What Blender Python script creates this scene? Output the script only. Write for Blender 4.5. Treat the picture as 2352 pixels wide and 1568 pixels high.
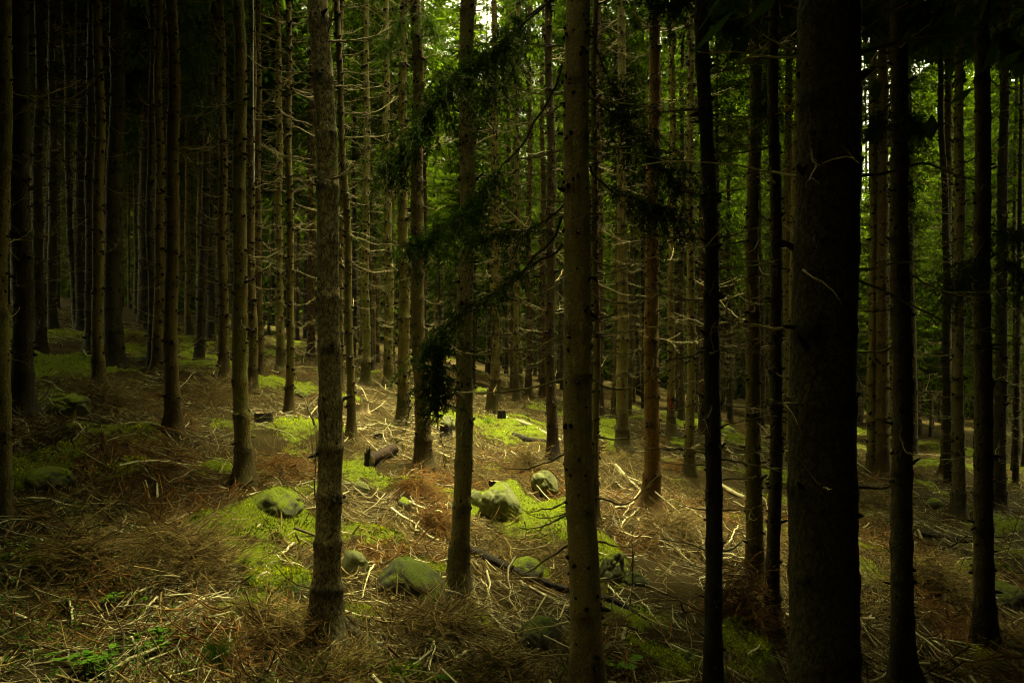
import bpy, math, random
import numpy as np
from mathutils import Vector

for o in list(bpy.data.objects):
    bpy.data.objects.remove(o)
rng = np.random.default_rng(11)
random.seed(11)
R = math.radians
scene = bpy.context.scene
COL = scene.collection

# ------------------------------------------------------------------ camera, sky, sun, exposure
cam_d = bpy.data.cameras.new("Camera")
cam = bpy.data.objects.new("Camera", cam_d)
COL.objects.link(cam)
cam.location = (0, 0, 0)
cam.rotation_euler = (R(90), 0, 0)
cam_d.lens = 28
cam_d.sensor_width = 36
cam_d.sensor_fit = 'HORIZONTAL'
cam_d.clip_start = 0.05
cam_d.clip_end = 1000
scene.camera = cam

SUN_EL, SUN_AZ = 79.0, 30.0          # azimuth from +Y (view direction) towards +X
world = bpy.data.worlds.new("World")
scene.world = world
world.use_nodes = True
nt = world.node_tree
nt.nodes.clear()
sky = nt.nodes.new('ShaderNodeTexSky')
sky.sky_type = 'NISHITA'
sky.sun_disc = False
sky.sun_elevation = R(SUN_EL)
sky.sun_rotation = R(SUN_AZ)
sky.air_density = 1.0
sky.dust_density = 6.0
sky.ozone_density = 1.0
hsv = nt.nodes.new('ShaderNodeHueSaturation')   # overcast: the cloud deck takes the blue out of the sky
hsv.inputs['Saturation'].default_value = 0.05
bg = nt.nodes.new('ShaderNodeBackground')
bg.inputs['Strength'].default_value = 0.07
wo = nt.nodes.new('ShaderNodeOutputWorld')
nt.links.new(sky.outputs[0], hsv.inputs['Color'])
tint = nt.nodes.new('ShaderNodeMix'); tint.data_type = 'RGBA'; tint.blend_type = 'MULTIPLY'
tint.inputs[0].default_value = 1.0; tint.inputs[7].default_value = (.98, .96, .52, 1)      # warm white balance
nt.links.new(hsv.outputs[0], tint.inputs[6])
nt.links.new(tint.outputs[2], bg.inputs['Color'])
nt.links.new(bg.outputs[0], wo.inputs['Surface'])

sun_d = bpy.data.lights.new("Sun", 'SUN')
sun_d.energy = 1.2
sun_d.angle = R(17)
sun_d.color = (1.0, 0.91, 0.52)
sun = bpy.data.objects.new("Sun", sun_d)
COL.objects.link(sun)
sdir = Vector((math.cos(R(SUN_EL)) * math.sin(R(SUN_AZ)), math.cos(R(SUN_EL)) * math.cos(R(SUN_AZ)), math.sin(R(SUN_EL))))
sun.rotation_euler = sdir.to_track_quat('Z', 'Y').to_euler()
sun.location = (0, 0, 60)

scene.view_settings.view_transform = 'Standard'
scene.view_settings.look = 'None'
scene.view_settings.gamma = 1.0
scene.view_settings.exposure = 3.95
scene.render.engine = 'CYCLES'
scene.cycles.max_bounces = 7
scene.cycles.diffuse_bounces = 3
scene.cycles.glossy_bounces = 2
scene.cycles.transmission_bounces = 3
scene.cycles.use_denoising = True
scene.cycles.filter_width = 1.0
scene.cycles.sample_clamp_indirect = 6.0

# ------------------------------------------------------------------ numeric helpers
def vnoise(x, y, seed=0):
    """value noise 0..1 in numpy"""
    xi = np.floor(x).astype(np.int64); yi = np.floor(y).astype(np.int64)
    xf = x - xi; yf = y - yi
    u = xf * xf * (3 - 2 * xf); v = yf * yf * (3 - 2 * yf)
    def h(a, b):
        n = (a * 374761393 + b * 668265263 + seed * 1442695041) & 0xffffffff
        n = ((n ^ (n >> 13)) * 1274126177) & 0xffffffff
        return ((n ^ (n >> 16)) & 0xffff) / 65535.0
    return (h(xi, yi) * (1 - u) + h(xi + 1, yi) * u) * (1 - v) + (h(xi, yi + 1) * (1 - u) + h(xi + 1, yi + 1) * u) * v

def fbm(x, y, seed=0, o=3):
    s = 0; a = 0.5; t = 0
    for i in range(o):
        s = s + a * vnoise(x * 2 ** i, y * 2 ** i, seed + i * 17); t += a; a *= 0.5
    return s / t

def smooth(a, b, x):
    t = np.clip((x - a) / (b - a), 0, 1)
    return t * t * (3 - 2 * t)

def H0(x, y):
    """broad terrain: falls to the right, rises to the left, nearly level with distance; a bank under the camera"""
    x = np.asarray(x, float); y = np.asarray(y, float)
    xe = 40 * np.tanh(x / 40)
    ye = np.where(y < 24, y, 24 + 3 * np.tanh((y - 24) / 6))
    ye = np.maximum(ye, 2)
    z = -4.422 - .1617 * xe + .18535 * ye - .003455 * ye ** 2 - .00017 * xe * ye + .000787 * xe ** 2
    k = smooth(4.3, 0.5, y)
    return z * (1 - k) + (-1.65 - .1 * xe) * k

def H(x, y):
    x = np.asarray(x, float); y = np.asarray(y, float)
    b = (fbm(x / 1.9, y / 1.9, 3, 2) - .5) * .46 + (fbm(x / .55, y / .55, 9, 2) - .5) * .22
    return H0(x, y) + b

FP, PX, PY = 1829.4, 1176.0, 784.1      # focal length and centre in units of the 2352 px wide view used for measuring
def at(px, py, d):
    return np.array([(px - PX) / FP * d, d, -(py - PY) / FP * d])

_ds = np.geomspace(4.5, 90, 1400)
def ground_at(px, py):
    """point where the sight line through a measured position meets the terrain"""
    hz = H0((px - PX) / FP * _ds, _ds)
    ray = -(py - PY) / FP * _ds
    s = np.nonzero(ray <= hz)[0]
    d = _ds[s[0]] if len(s) else 60.0
    x = (px - PX) / FP * d
    return np.array([x, d, float(H(x, d))])

class MB:
    """collects arrays of verts / faces and links them as ONE mesh"""
    def __init__(self):
        self.v = []; self.f3 = []; self.f4 = []; self.n = 0; self.m3 = []; self.m4 = []; self.tone = []
    def add(self, v, f, mat=0, tone=None):
        v = np.asarray(v, float).reshape(-1, 3); f = np.asarray(f, np.int64)
        if len(f) == 0: return
        if f.shape[1] == 4:
            self.f4.append(f + self.n); self.m4.append(np.full(len(f), mat))
        else:
            self.f3.append(f + self.n); self.m3.append(np.full(len(f), mat))
        self.v.append(v); self.n += len(v)
        self.tone.append(np.broadcast_to(np.asarray(0.5 if tone is None else tone, float).ravel(), (len(v),)) if (tone is None or np.size(tone) in (1, len(v))) else np.full(len(v), .5))
    def mesh(self, name, mats, smooth_on=True):
        me = bpy.data.meshes.new(name)
        v = np.concatenate(self.v)
        f4 = np.concatenate(self.f4) if self.f4 else np.zeros((0, 4), np.int64)
        f3 = np.concatenate(self.f3) if self.f3 else np.zeros((0, 3), np.int64)
        m = np.concatenate(self.m4 + self.m3)
        me.vertices.add(len(v)); me.vertices.foreach_set('co', v.ravel().astype(np.float32))
        idx = np.concatenate([f4.ravel(), f3.ravel()]).astype(np.int32)
        me.loops.add(len(idx)); me.loops.foreach_set('vertex_index', idx)
        st = np.concatenate([np.arange(len(f4)) * 4, len(f4) * 4 + np.arange(len(f3)) * 3]).astype(np.int32)
        me.polygons.add(len(st)); me.polygons.foreach_set('loop_start', st)
        me.polygons.foreach_set('material_index', m.astype(np.int32))
        me.polygons.foreach_set('use_smooth', np.full(len(st), smooth_on))
        a = me.attributes.new('tone', 'FLOAT', 'POINT')
        a.data.foreach_set('value', np.concatenate(self.tone).astype(np.float32))
        for x in (mats if isinstance(mats, (list, tuple)) else [mats]): me.materials.append(x)
        me.update(calc_edges=True)
        return me

def norm(a):
    return a / np.maximum(np.linalg.norm(a, axis=-1, keepdims=True), 1e-9)

def tubes(P, Rr, k=4, cap=True):
    """P (n,m,3) centre lines, Rr (n,m) radii -> verts, quads, tris"""
    P = np.asarray(P, float); Rr = np.asarray(Rr, float)
    n, m, _ = P.shape
    T = norm(np.gradient(P, axis=1))
    ref = np.where(np.abs(T[:, :1, 2:3]) > .8, np.array([1., .13, 0]), np.array([.11, .07, 1.]))
    S = norm(np.cross(T, ref)); U = np.cross(S, T)
    an = np.arange(k) / k * 2 * np.pi
    V = P[:, :, None] + Rr[:, :, None, None] * (np.cos(an)[None, None, :, None] * S[:, :, None] + np.sin(an)[None, None, :, None] * U[:, :, None])
    base = (np.arange(n) * m * k)[:, None, None] + (np.arange(m - 1) * k)[None, :, None]
    j = np.arange(k); j2 = (j + 1) % k
    F = np.stack(np.broadcast_arrays(base + j, base + j2, base + k + j2, base + k + j), -1).reshape(-1, 4)
    return V.reshape(-1, 3), F

def kites(P, D, L, W, roll=None):
    """leaf shaped quads from base P along D"""
    n = len(P); D = norm(D)
    r = rng.normal(size=(n, 3)) if roll is None else roll
    S = norm(np.cross(D, r))
    L = np.broadcast_to(L, (n,))[:, None]; W = np.broadcast_to(W, (n,))[:, None]
    mid = P + D * L * .45
    V = np.stack([P, mid + S * W * .5, P + D * L, mid - S * W * .5], 1).reshape(-1, 3)
    return V, np.arange(n * 4).reshape(n, 4)

def spline(pts, m):
    pts = np.asarray(pts, float)
    s = np.concatenate([[0], np.cumsum(np.linalg.norm(np.diff(pts, axis=0), axis=1))])
    t = np.linspace(0, s[-1], m)
    if len(pts) < 3:
        return np.stack([np.interp(t, s, pts[:, i]) for i in range(3)], 1)
    # Catmull-Rom through the points
    e = np.vstack([2 * pts[0] - pts[1], pts, 2 * pts[-1] - pts[-2]])
    i = np.clip(np.searchsorted(s, t, side='right') - 1, 0, len(pts) - 2)
    u = ((t - s[i]) / np.maximum(s[i + 1] - s[i], 1e-9))[:, None]
    a, b, c, d = e[i], e[i + 1], e[i + 2], e[i + 3]
    return .5 * (2 * b + (c - a) * u + (2 * a - 5 * b + 4 * c - d) * u ** 2 + (3 * b - a - 3 * c + d) * u ** 3)

# ------------------------------------------------------------------ object helpers
def link(name, me, parent=None, loc=None):
    o = bpy.data.objects.new(name, me)
    COL.objects.link(o)
    if parent is not None: o.parent = parent
    if loc is not None: o.location = loc
    return o
def tag(o, label, cat, group=None, kind=None):
    if label: o['label'] = label
    if cat: o['category'] = cat
    if group: o['group'] = group
    if kind: o['kind'] = kind
    return o

# ------------------------------------------------------------------ materials
def new_mat(name):
    m = bpy.data.materials.new(name); m.use_nodes = True
    n = m.node_tree; n.nodes.clear()
    return m, n, n.nodes.new, n.links.new
def ramp(N, stops, interp='LINEAR'):
    r = N('ShaderNodeValToRGB'); r.color_ramp.interpolation = interp
    while len(r.color_ramp.elements) < len(stops): r.color_ramp.elements.new(.5)
    for e, (p, c) in zip(r.color_ramp.elements, stops):
        e.position = p; e.color = (*c, 1) if len(c) == 3 else c
    return r
def noise(N, L, vec, scale, detail=4, rough=.55):
    t = N('ShaderNodeTexNoise'); t.inputs['Scale'].default_value = scale
    t.inputs['Detail'].default_value = detail; t.inputs['Roughness'].default_value = rough
    if vec is not None: L(vec, t.inputs['Vector'])
    return t
def mapping(N, L, scale, src='Object'):
    tc = N('ShaderNodeTexCoord'); mp = N('ShaderNodeMapping'); mp.inputs['Scale'].default_value = scale
    L(tc.outputs[src], mp.inputs['Vector']); return mp.outputs[0]
def mixc(N, L, f, a, b, mode='MIX'):
    m = N('ShaderNodeMix'); m.data_type = 'RGBA'; m.blend_type = mode
    for s, v in ((m.inputs[0], f), (m.inputs[6], a), (m.inputs[7], b)):
        if hasattr(v, 'links'): L(v, s)
        elif isinstance(v, (int, float)): s.default_value = v
        else: s.default_value = (*v, 1)
    return m.outputs[2]
def finish(N, L, col, rough=.9, bump=None, bstr=.5, bdist=.01, spec=.2):
    p = N('ShaderNodeBsdfPrincipled'); p.inputs['Roughness'].default_value = rough
    p.inputs['Specular IOR Level'].default_value = spec
    if hasattr(col, 'links'): L(col, p.inputs['Base Color'])
    else: p.inputs['Base Color'].default_value = (*col, 1)
    if bump is not None:
        b = N('ShaderNodeBump'); b.inputs['Strength'].default_value = bstr; b.inputs['Distance'].default_value = bdist
        L(bump, b.inputs['Height']); L(b.outputs[0], p.inputs['Normal'])
    o = N('ShaderNodeOutputMaterial'); L(p.outputs[0], o.inputs['Surface'])

def bark_mat(name, warm, dark, green, gfac, scale=1.0):
    m, n, N, L = new_mat(name)
    v = mapping(N, L, (1, 1, .62))
    oi = N('ShaderNodeObjectInfo')
    vor = N('ShaderNodeTexVoronoi'); vor.inputs['Scale'].default_value = 48 * scale
    jn = noise(N, L, v, 30 * scale, 3)
    vv = N('ShaderNodeVectorMath'); vv.operation = 'MULTIPLY_ADD'; vv.inputs[1].default_value = (.03, .03, .03)
    L(jn.outputs['Color'], vv.inputs[0]); L(v, vv.inputs[2]); L(vv.outputs[0], vor.inputs['Vector'])
    fine = noise(N, L, v, 130 * scale, 5, .65)
    big = noise(N, L, v, 3.2, 4)
    c = mixc(N, L, ramp_f(N, L, vor.outputs['Distance'], .2, .58), warm, dark)
    c = mixc(N, L, ramp_f(N, L, fine.outputs[0], .42, .72), c, tuple(x * 1.9 for x in warm))
    g = mathn(N, L, 'MULTIPLY', ramp_f(N, L, big.outputs[0], .38, .66), gfac)
    c = mixc(N, L, g, c, green)
    li = noise(N, L, v, 9, 5, .7)                                     # pale lichen
    c = mixc(N, L, mathn(N, L, 'MULTIPLY', ramp_f(N, L, li.outputs[0], .58, .66), .6), c, tuple(x * 2.3 for x in green))
    # each tree is its own shade
    hs = N('ShaderNodeHueSaturation'); L(c, hs.inputs['Color'])
    L(mathn(N, L, 'MULTIPLY_ADD', oi.outputs['Random'], .45, .78), hs.inputs['Value'])
    L(mathn(N, L, 'MULTIPLY_ADD', oi.outputs['Random'], .03, .488), hs.inputs['Hue'])
    c = hs.outputs[0]
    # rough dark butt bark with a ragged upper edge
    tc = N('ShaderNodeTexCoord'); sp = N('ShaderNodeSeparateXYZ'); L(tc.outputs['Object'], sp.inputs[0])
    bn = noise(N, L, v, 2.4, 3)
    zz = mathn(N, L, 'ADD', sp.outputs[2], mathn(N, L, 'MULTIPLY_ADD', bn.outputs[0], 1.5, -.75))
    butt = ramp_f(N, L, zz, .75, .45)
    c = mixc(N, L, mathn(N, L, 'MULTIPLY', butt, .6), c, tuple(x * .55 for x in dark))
    at_ = N('ShaderNodeAttribute'); at_.attribute_name = 'tone'      # dark collars where the branch whorls grew
    c = mixc(N, L, mathn(N, L, 'MULTIPLY', at_.outputs['Fac'], .8), c, tuple(x * .35 for x in dark))
    h = mathn(N, L, 'ADD', mathn(N, L, 'MULTIPLY', vor.outputs['Distance'], -.9), mathn(N, L, 'MULTIPLY', fine.outputs[0], .6))
    finish(N, L, c, .85, h, .9, .012, .25)
    return m
def ramp_f(N, L, src, a, b):
    r = N('ShaderNodeMapRange'); r.inputs['From Min'].default_value = a; r.inputs['From Max'].default_value = b
    L(src, r.inputs['Value']); return r.outputs[0]
def mathn(N, L, op, a, b=0.0, c=0.0):
    m = N('ShaderNodeMath'); m.operation = op
    for s, v in zip(m.inputs, (a, b, c)):
        if hasattr(v, 'links'): L(v, s)
        else: s.default_value = v
    return m.outputs[0]

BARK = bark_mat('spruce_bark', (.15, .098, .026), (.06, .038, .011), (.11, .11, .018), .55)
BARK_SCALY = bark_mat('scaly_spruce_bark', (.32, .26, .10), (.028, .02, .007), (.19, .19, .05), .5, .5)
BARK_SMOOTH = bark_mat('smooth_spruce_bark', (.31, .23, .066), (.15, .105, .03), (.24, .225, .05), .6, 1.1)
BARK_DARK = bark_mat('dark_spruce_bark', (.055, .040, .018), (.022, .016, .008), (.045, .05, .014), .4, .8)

def tone_mat(name, lo, hi, rough=.85, nscale=60, spec=.2):
    m, n, N, L = new_mat(name)
    a = N('ShaderNodeAttribute'); a.attribute_name = 'tone'
    t = noise(N, L, mapping(N, L, (1, 1, 1)), nscale, 3)
    f = mathn(N, L, 'ADD', a.outputs['Fac'], mathn(N, L, 'MULTIPLY_ADD', t.outputs[0], .5, -.25))
    finish(N, L, mixc(N, L, f, lo, hi), rough, spec=spec)
    return m
DEAD = tone_mat('dead_wood', (.035, .026, .009), (.36, .30, .125))
KNOT = tone_mat('dark_knot', (.016, .010, .005), (.05, .032, .015))
STICK = tone_mat('pale_stick_wood', (.05, .036, .012), (.62, .55, .28), nscale=25)
FUZZ = tone_mat('dry_needle_twig', (.030, .020, .004), (.27, .195, .052), nscale=8)
BRUSH = tone_mat('red_brown_dead_spruce_twig', (.06, .028, .005), (.25, .125, .02), nscale=8)
CUT = tone_mat('cut_wood', (.30, .22, .10), (.60, .47, .25), nscale=30)
PAINT, _n, _N, _L = new_mat('red_forestry_paint'); finish(_N, _L, (.55, .03, .015), .6)
SILVER = tone_mat('silver_strip', (.45, .45, .44), (.75, .75, .75))  # silver grey to near white, for the strip on one trunk

def leaf_mat(name, lo, hi, trans=.35, vary=True):
    m, n, N, L = new_mat(name)
    a = N('ShaderNodeAttribute'); a.attribute_name = 'tone'
    oi = N('ShaderNodeObjectInfo')
    c = mixc(N, L, a.outputs['Fac'], lo, hi)
    if vary:
        hs = N('ShaderNodeHueSaturation'); L(c, hs.inputs['Color'])
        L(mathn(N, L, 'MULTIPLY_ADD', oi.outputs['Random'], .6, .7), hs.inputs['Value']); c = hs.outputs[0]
    d = N('ShaderNodeBsdfDiffuse'); t = N('ShaderNodeBsdfTranslucent'); mx = N('ShaderNodeMixShader')
    L(c, d.inputs[0])
    L(mixc(N, L, 1.0, c, (1.5, 1.45, .55), 'MULTIPLY'), t.inputs[0])
    mx.inputs[0].default_value = trans
    L(d.outputs[0], mx.inputs[1]); L(t.outputs[0], mx.inputs[2])
    o = N('ShaderNodeOutputMaterial'); L(mx.outputs[0], o.inputs['Surface'])
    return m
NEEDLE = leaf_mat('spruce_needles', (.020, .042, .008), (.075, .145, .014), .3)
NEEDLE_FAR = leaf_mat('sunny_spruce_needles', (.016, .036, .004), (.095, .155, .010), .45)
MOSSLEAF = leaf_mat('moss_shoots', (.045, .075, .004), (.38, .43, .015), .35, False)
LEAF = leaf_mat('undergrowth_leaf', (.022, .055, .007), (.07, .14, .014), .4, False)
GRASSM = leaf_mat('grass_blade', (.04, .11, .012), (.12, .24, .02), .4, False)

def ground_mat():
    m, n, N, L = new_mat('forest_floor')
    v = mapping(N, L, (1, 1, 1))
    a = N('ShaderNodeAttribute'); a.attribute_name = 'tone'
    f1 = noise(N, L, v, 55, 6, .7); f2 = noise(N, L, v, 5, 5, .65); f3 = noise(N, L, v, 1.3, 3)
    lit = ramp(N, [(.30, (.010, .006, .002)), (.50, (.040, .029, .006)), (.62, (.09, .067, .016)), (.75, (.26, .21, .07))])
    L(f1.outputs[0], lit.inputs[0])
    c = mixc(N, L, ramp_f(N, L, f2.outputs[0], .35, .7), lit.outputs[0], (.045, .028, .006), 'MIX')
    c = mixc(N, L, .5, lit.outputs[0], c)
    ms = ramp(N, [(.30, (.03, .045, .004)), (.5, (.12, .16, .007)), (.68, (.32, .36, .015))])
    L(f1.outputs[0], ms.inputs[0])
    mk = mathn(N, L, 'ADD', a.outputs['Fac'], mathn(N, L, 'MULTIPLY_ADD', f2.outputs[0], 1.1, -.55))
    mk = mathn(N, L, 'ADD', mk, mathn(N, L, 'MULTIPLY_ADD', f3.outputs[0], .5, -.25))
    c = mixc(N, L, ramp_f(N, L, mk, .36, .52), c, ms.outputs[0])
    h = mathn(N, L, 'ADD', f1.outputs[0], mathn(N, L, 'MULTIPLY', f2.outputs[0], .8))
    finish(N, L, c, .95, h, 1.0, .05, .1)
    return m
GROUND = ground_mat()

def rock_mat(name, stone, moss, cover):
    m, n, N, L = new_mat(name)
    v = mapping(N, L, (1, 1, 1))
    f1 = noise(N, L, v, 9, 6, .6); f2 = noise(N, L, v, 60, 5, .7); f3 = noise(N, L, v, 3.0, 3)
    st = mixc(N, L, ramp_f(N, L, f1.outputs[0], .35, .65), tuple(x * .45 for x in stone), stone)
    st = mixc(N, L, ramp_f(N, L, f2.outputs[0], .4, .7), st, tuple(x * 1.35 for x in stone))
    mo = mixc(N, L, ramp_f(N, L, f2.outputs[0], .35, .65), tuple(x * .3 for x in moss), moss)
    g = N('ShaderNodeNewGeometry'); sp = N('ShaderNodeSeparateXYZ'); L(g.outputs['Normal'], sp.inputs[0])
    k = mathn(N, L, 'ADD', sp.outputs[2], mathn(N, L, 'MULTIPLY_ADD', f3.outputs[0], 1.6, -.8))
    k = mathn(N, L, 'ADD', k, mathn(N, L, 'MULTIPLY_ADD', f1.outputs[0], .8, -.4))
    c = mixc(N, L, ramp_f(N, L, k, 1.0 - cover, 1.25 - cover), st, mo)
    h = mathn(N, L, 'ADD', f2.outputs[0], f1.outputs[0])
    finish(N, L, c, .9, h, .8, .03, .15)
    return m
ROCK_MOSSY = rock_mat('mossy_granite', (.105, .11, .048), (.20, .25, .012), .5)
ROCK_PALE = rock_mat('pale_lichen_granite', (.19, .20, .075), (.19, .235, .016), .34)
ROCK_DARK = rock_mat('dark_mossy_granite', (.045, .047, .022), (.09, .115, .010), .42)

# ------------------------------------------------------------------ the ground
MOSS = [(560,1215,120,75),(600,1290,90,50),(860,1228,100,38),(650,1345,95,45),(1150,985,120,35),(1230,1000,70,30),(640,892,95,28),(700,1000,55,35),
        (650,995,60,22),(1165,1150,100,40),(1180,1190,60,30),(1215,1300,80,40),(1450,1440,140,60),(1570,1022,45,14),(1660,1000,70,30),(1100,1440,70,45),
        (150,772,95,45),(430,800,70,40),(175,850,110,30),(300,1105,80,32),(140,930,80,25),(110,1085,80,40),(2150,1030,90,40),(2000,1340,80,45),(2190,1140,40,18),
        (980,1330,110,30),(1400,1010,70,22),(810,1082,45,15),(1390,1300,60,60),(1020,960,60,25),(480,850,70,25),(90,1290,90,40),(1240,1470,90,60),(1500,1530,150,40),
        (800,1420,80,30),(880,1560,140,30),(330,1270,50,25),(2290,1370,60,40),(2250,1530,90,30),(1720,1490,60,30),(560,1100,80,18),(760,1010,40,18),(1300,1180,50,60)]
_mg = []
for px, py, rx, ry in MOSS:
    g = ground_at(px, py); n_ = ground_at(px, py + ry); f_ = ground_at(px, max(py - ry, 700))
    _mg.append((g[0], g[1], rx / FP * g[1], max(.5 * (f_[1] - n_[1]), .15)))
def moss_mask(x, y):
    m = np.zeros_like(x)
    for n_, (gx, gy, ax, ay) in enumerate(_mg):
        q = ((x - gx) / ax) ** 2 + ((y - gy) / ay) ** 2
        m = np.maximum(m, np.exp(-q * .9) * (1.3 if n_ < 4 else 1.0))
    return m * .55 + .46 * smooth(.5, .75, fbm(x / 1.3, y / 1.3, 31, 3))

def axis(lo, hi, step, far):
    a = list(np.arange(lo, hi + 1e-6, step)); s = step
    while a[-1] < far: s *= 1.22; a.append(a[-1] + s)
    s = step
    while a[0] > -far: s *= 1.22; a.insert(0, a[0] - s)
    return np.array(a)
xs = axis(-15, 17, .11, 260); ys = axis(3.5, 33, .11, 260)
X, Y = np.meshgrid(xs, ys)
Z = H(X, Y)
MK = moss_mask(X, Y)
Z = Z + .12 * smooth(.2, .6, MK) * (.1 + 1.5 * fbm(X / .33, Y / .33, 77, 2))
nx, ny = len(xs), len(ys)
i = (np.arange(ny - 1)[:, None] * nx + np.arange(nx - 1)[None, :])
F = np.stack([i, i + 1, i + nx + 1, i + nx], -1).reshape(-1, 4)
b = MB(); b.add(np.stack([X, Y, Z], -1), F, 0, MK.ravel())
gr = link('ground', b.mesh('ground', GROUND)); gr['kind'] = 'structure'

# ------------------------------------------------------------------ forest litter (nobody could count it)
def scatter(n, dmin=5.5, dmax=34, p=1.0, half=.74):
    """positions over the floor in front of the camera, thinning with distance"""
    u = rng.random(n)
    if p == 1: d = dmin * (dmax / dmin) ** u
    else: d = (dmin ** (1 - p) + u * (dmax ** (1 - p) - dmin ** (1 - p))) ** (1 / (1 - p))
    x = rng.uniform(-half, half, n) * d
    return x, d

def stick_field(n, lmin, lmax, r0, mat, dens_seed, thr, lift, p=1.2, m=6, curve=.18, tone=(-.1, .95), tilt=.12):
    x, y = scatter(int(n), p=p)
    dn = fbm(x / 2.1, y / 2.1, dens_seed, 3)
    keep = rng.random(len(x)) < np.clip((dn - thr) * 4 + .5, .06, 1) * (1 - .5 * smooth(.3, .62, moss_mask(x, y)))
    x, y = x[keep], y[keep]; n = len(x)
    Ln = lmin + (lmax - lmin) * rng.random(n) ** 2.2
    az = rng.uniform(0, 2 * np.pi, n) ; s = np.linspace(-.5, .5, m)[None, :]
    cv = rng.normal(0, curve, n)[:, None]
    along = Ln[:, None] * s; side = Ln[:, None] * (cv * (s * s * 4 - .33) * .5 + rng.normal(0, .018, (n, m)))
    px = x[:, None] + along * np.cos(az)[:, None] - side * np.sin(az)[:, None]
    py = y[:, None] + along * np.sin(az)[:, None] + side * np.cos(az)[:, None]
    lift = lift * (.4 + 2.2 * smooth(.48, .72, fbm(x / .9, y / .9, 88, 3)))[:, None]
    pz = H(px, py) + lift * rng.random((n, 1)) ** 1.5 + along * rng.normal(0, tilt, (n, 1)) + np.abs(along * rng.normal(0, tilt, (n, 1)))
    rad = (r0 * (.4 + rng.random(n) ** 3.5 * 2.6) * np.sqrt(Ln / lmax + .2))[:, None] * np.linspace(1, .45, m)[None, :]
    V, Fq = tubes(np.stack([px, py, pz], -1), rad, 3)
    tn = np.repeat(rng.uniform(tone[0], tone[1], n), m * 3)
    return V, Fq, tn
b = MB()
V, Fq, tn = stick_field(26000, .12, 1.2, .0076, STICK, 5, .42, .07); b.add(V, Fq, 0, tn)
V, Fq, tn = stick_field(9000, .08, .5, .0095, STICK, 8, .45, .05, curve=.1); b.add(V, Fq, 0, tn)
tw = link('twig_litter', b.mesh('twig_litter', STICK)); tag(tw, 'pale dead twigs littering the needle covered forest floor', 'twig litter', kind='stuff')
b = MB()
V, Fq, tn = stick_field(190000, .08, .45, .0045, FUZZ, 15, .44, .11, p=1.25, m=4, curve=.35, tone=(0, 1), tilt=.38)
rust = smooth(.54, .68, fbm(V[::12, 0] / 1.4, V[::12, 1] / 1.4, 19, 3)) > rng.random(len(V) // 12)
rf = np.repeat(rust, 9); b.add(V, Fq[~rf], 0, tn); b.v.append(np.zeros((0, 3))); b.n -= len(V); b.f4.append(Fq[rf] + b.n); b.m4.append(np.ones(rf.sum(), int)); b.n += len(V)
fz = link('needle_litter', b.mesh('needle_litter', [FUZZ, BRUSH])); tag(fz, 'brown dry needle twigs matted over the forest floor', 'needle litter', kind='stuff')

b = MB()
x, y = scatter(260000, 6, 30, 1.2)
mm = moss_mask(x, y) + (fbm(x / .25, y / .25, 41, 2) - .5) * .6 + (fbm(x / .6, y / .6, 43, 2) - .5) * .7
k = rng.random(len(x)) < smooth(.32, .5, mm)
x, y = x[k], y[k]; n = len(x)
P = np.stack([x, y, H(x, y) + .12 * smooth(.2, .6, moss_mask(x, y)) * (.1 + 1.5 * fbm(x / .33, y / .33, 77, 2)) - .01], -1)
D = np.stack([rng.normal(0, .8, n), rng.normal(0, .8, n), np.full(n, .9)], -1)
V, Fq = kites(P, D, rng.uniform(.02, .06, n), rng.uniform(.012, .03, n))
b.add(V, Fq, 0, np.repeat(np.clip(rng.normal(.45, .25, n) + (fbm(x / .3, y / .3, 51, 2) - .5) * 2.2, 0, 1), 4))
ms = link('moss', b.mesh('moss', MOSSLEAF)); tag(ms, 'bright yellow green moss carpet between the twigs', 'moss', kind='stuff')

# low leafy undergrowth along the dark near edge
b = MB()
x = np.concatenate([rng.uniform(-6, -1.8, 520), rng.uniform(-1.5, 4.5, 260), rng.uniform(-6, -3, 300)])
y = np.concatenate([rng.uniform(6.2, 8.6, 520), rng.uniform(6.4, 7.6, 260), rng.uniform(8, 9.6, 300)])
k = fbm(x / .8, y / .8, 61, 2) > .45; x, y = x[k], y[k]; n = len(x)
for j in range(7):
    hh = rng.uniform(.03, .2, n)
    P = np.stack([x + rng.normal(0, .07, n), y + rng.normal(0, .07, n), H(x, y) + hh], -1)
    D = np.stack([rng.normal(0, 1, n), rng.normal(0, 1, n), rng.normal(-.1, .3, n)], -1)
    V, Fq = kites(P, D, rng.uniform(.03, .065, n), rng.uniform(.02, .035, n), np.tile([0.05, 0.02, 1.], (n, 1)) + rng.normal(0, .3, (n, 3)))
    b.add(V, Fq, 0, np.repeat(rng.random(n), 4))
ug = link('undergrowth', b.mesh('undergrowth', LEAF)); tag(ug, 'small dark green leaves of bilberry undergrowth at the near edge', 'undergrowth', kind='stuff')

# ------------------------------------------------------------------ tree building blocks
def dead_curves(z0, az, Ln, m=7, r_trunk=.1, lean=(-.28, .22), up=(-.1, .42), wig=.022):
    n = len(z0); s = np.linspace(0, 1, m)[None, :]
    a = rng.uniform(*lean, n)[:, None]; c = rng.uniform(*up, n)[:, None]
    rad = r_trunk * .8 + Ln[:, None] * s * .96
    zz = z0[:, None] + Ln[:, None] * (a * s + c * s * s - .25 * np.sin(s * np.pi) * rng.random((n, 1)) * .6)
    w = Ln[:, None] * (rng.normal(0, .10, (n, 1)) * s * s + np.cumsum(rng.normal(0, wig, (n, m)), 1) * (s > 0))
    ca, sa = np.cos(az)[:, None], np.sin(az)[:, None]
    zz = zz + Ln[:, None] * np.cumsum(rng.normal(0, wig * .6, (n, m)), 1) * (s > 0)
    return np.stack([rad * ca - w * sa, rad * sa + w * ca, zz], -1)
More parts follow.
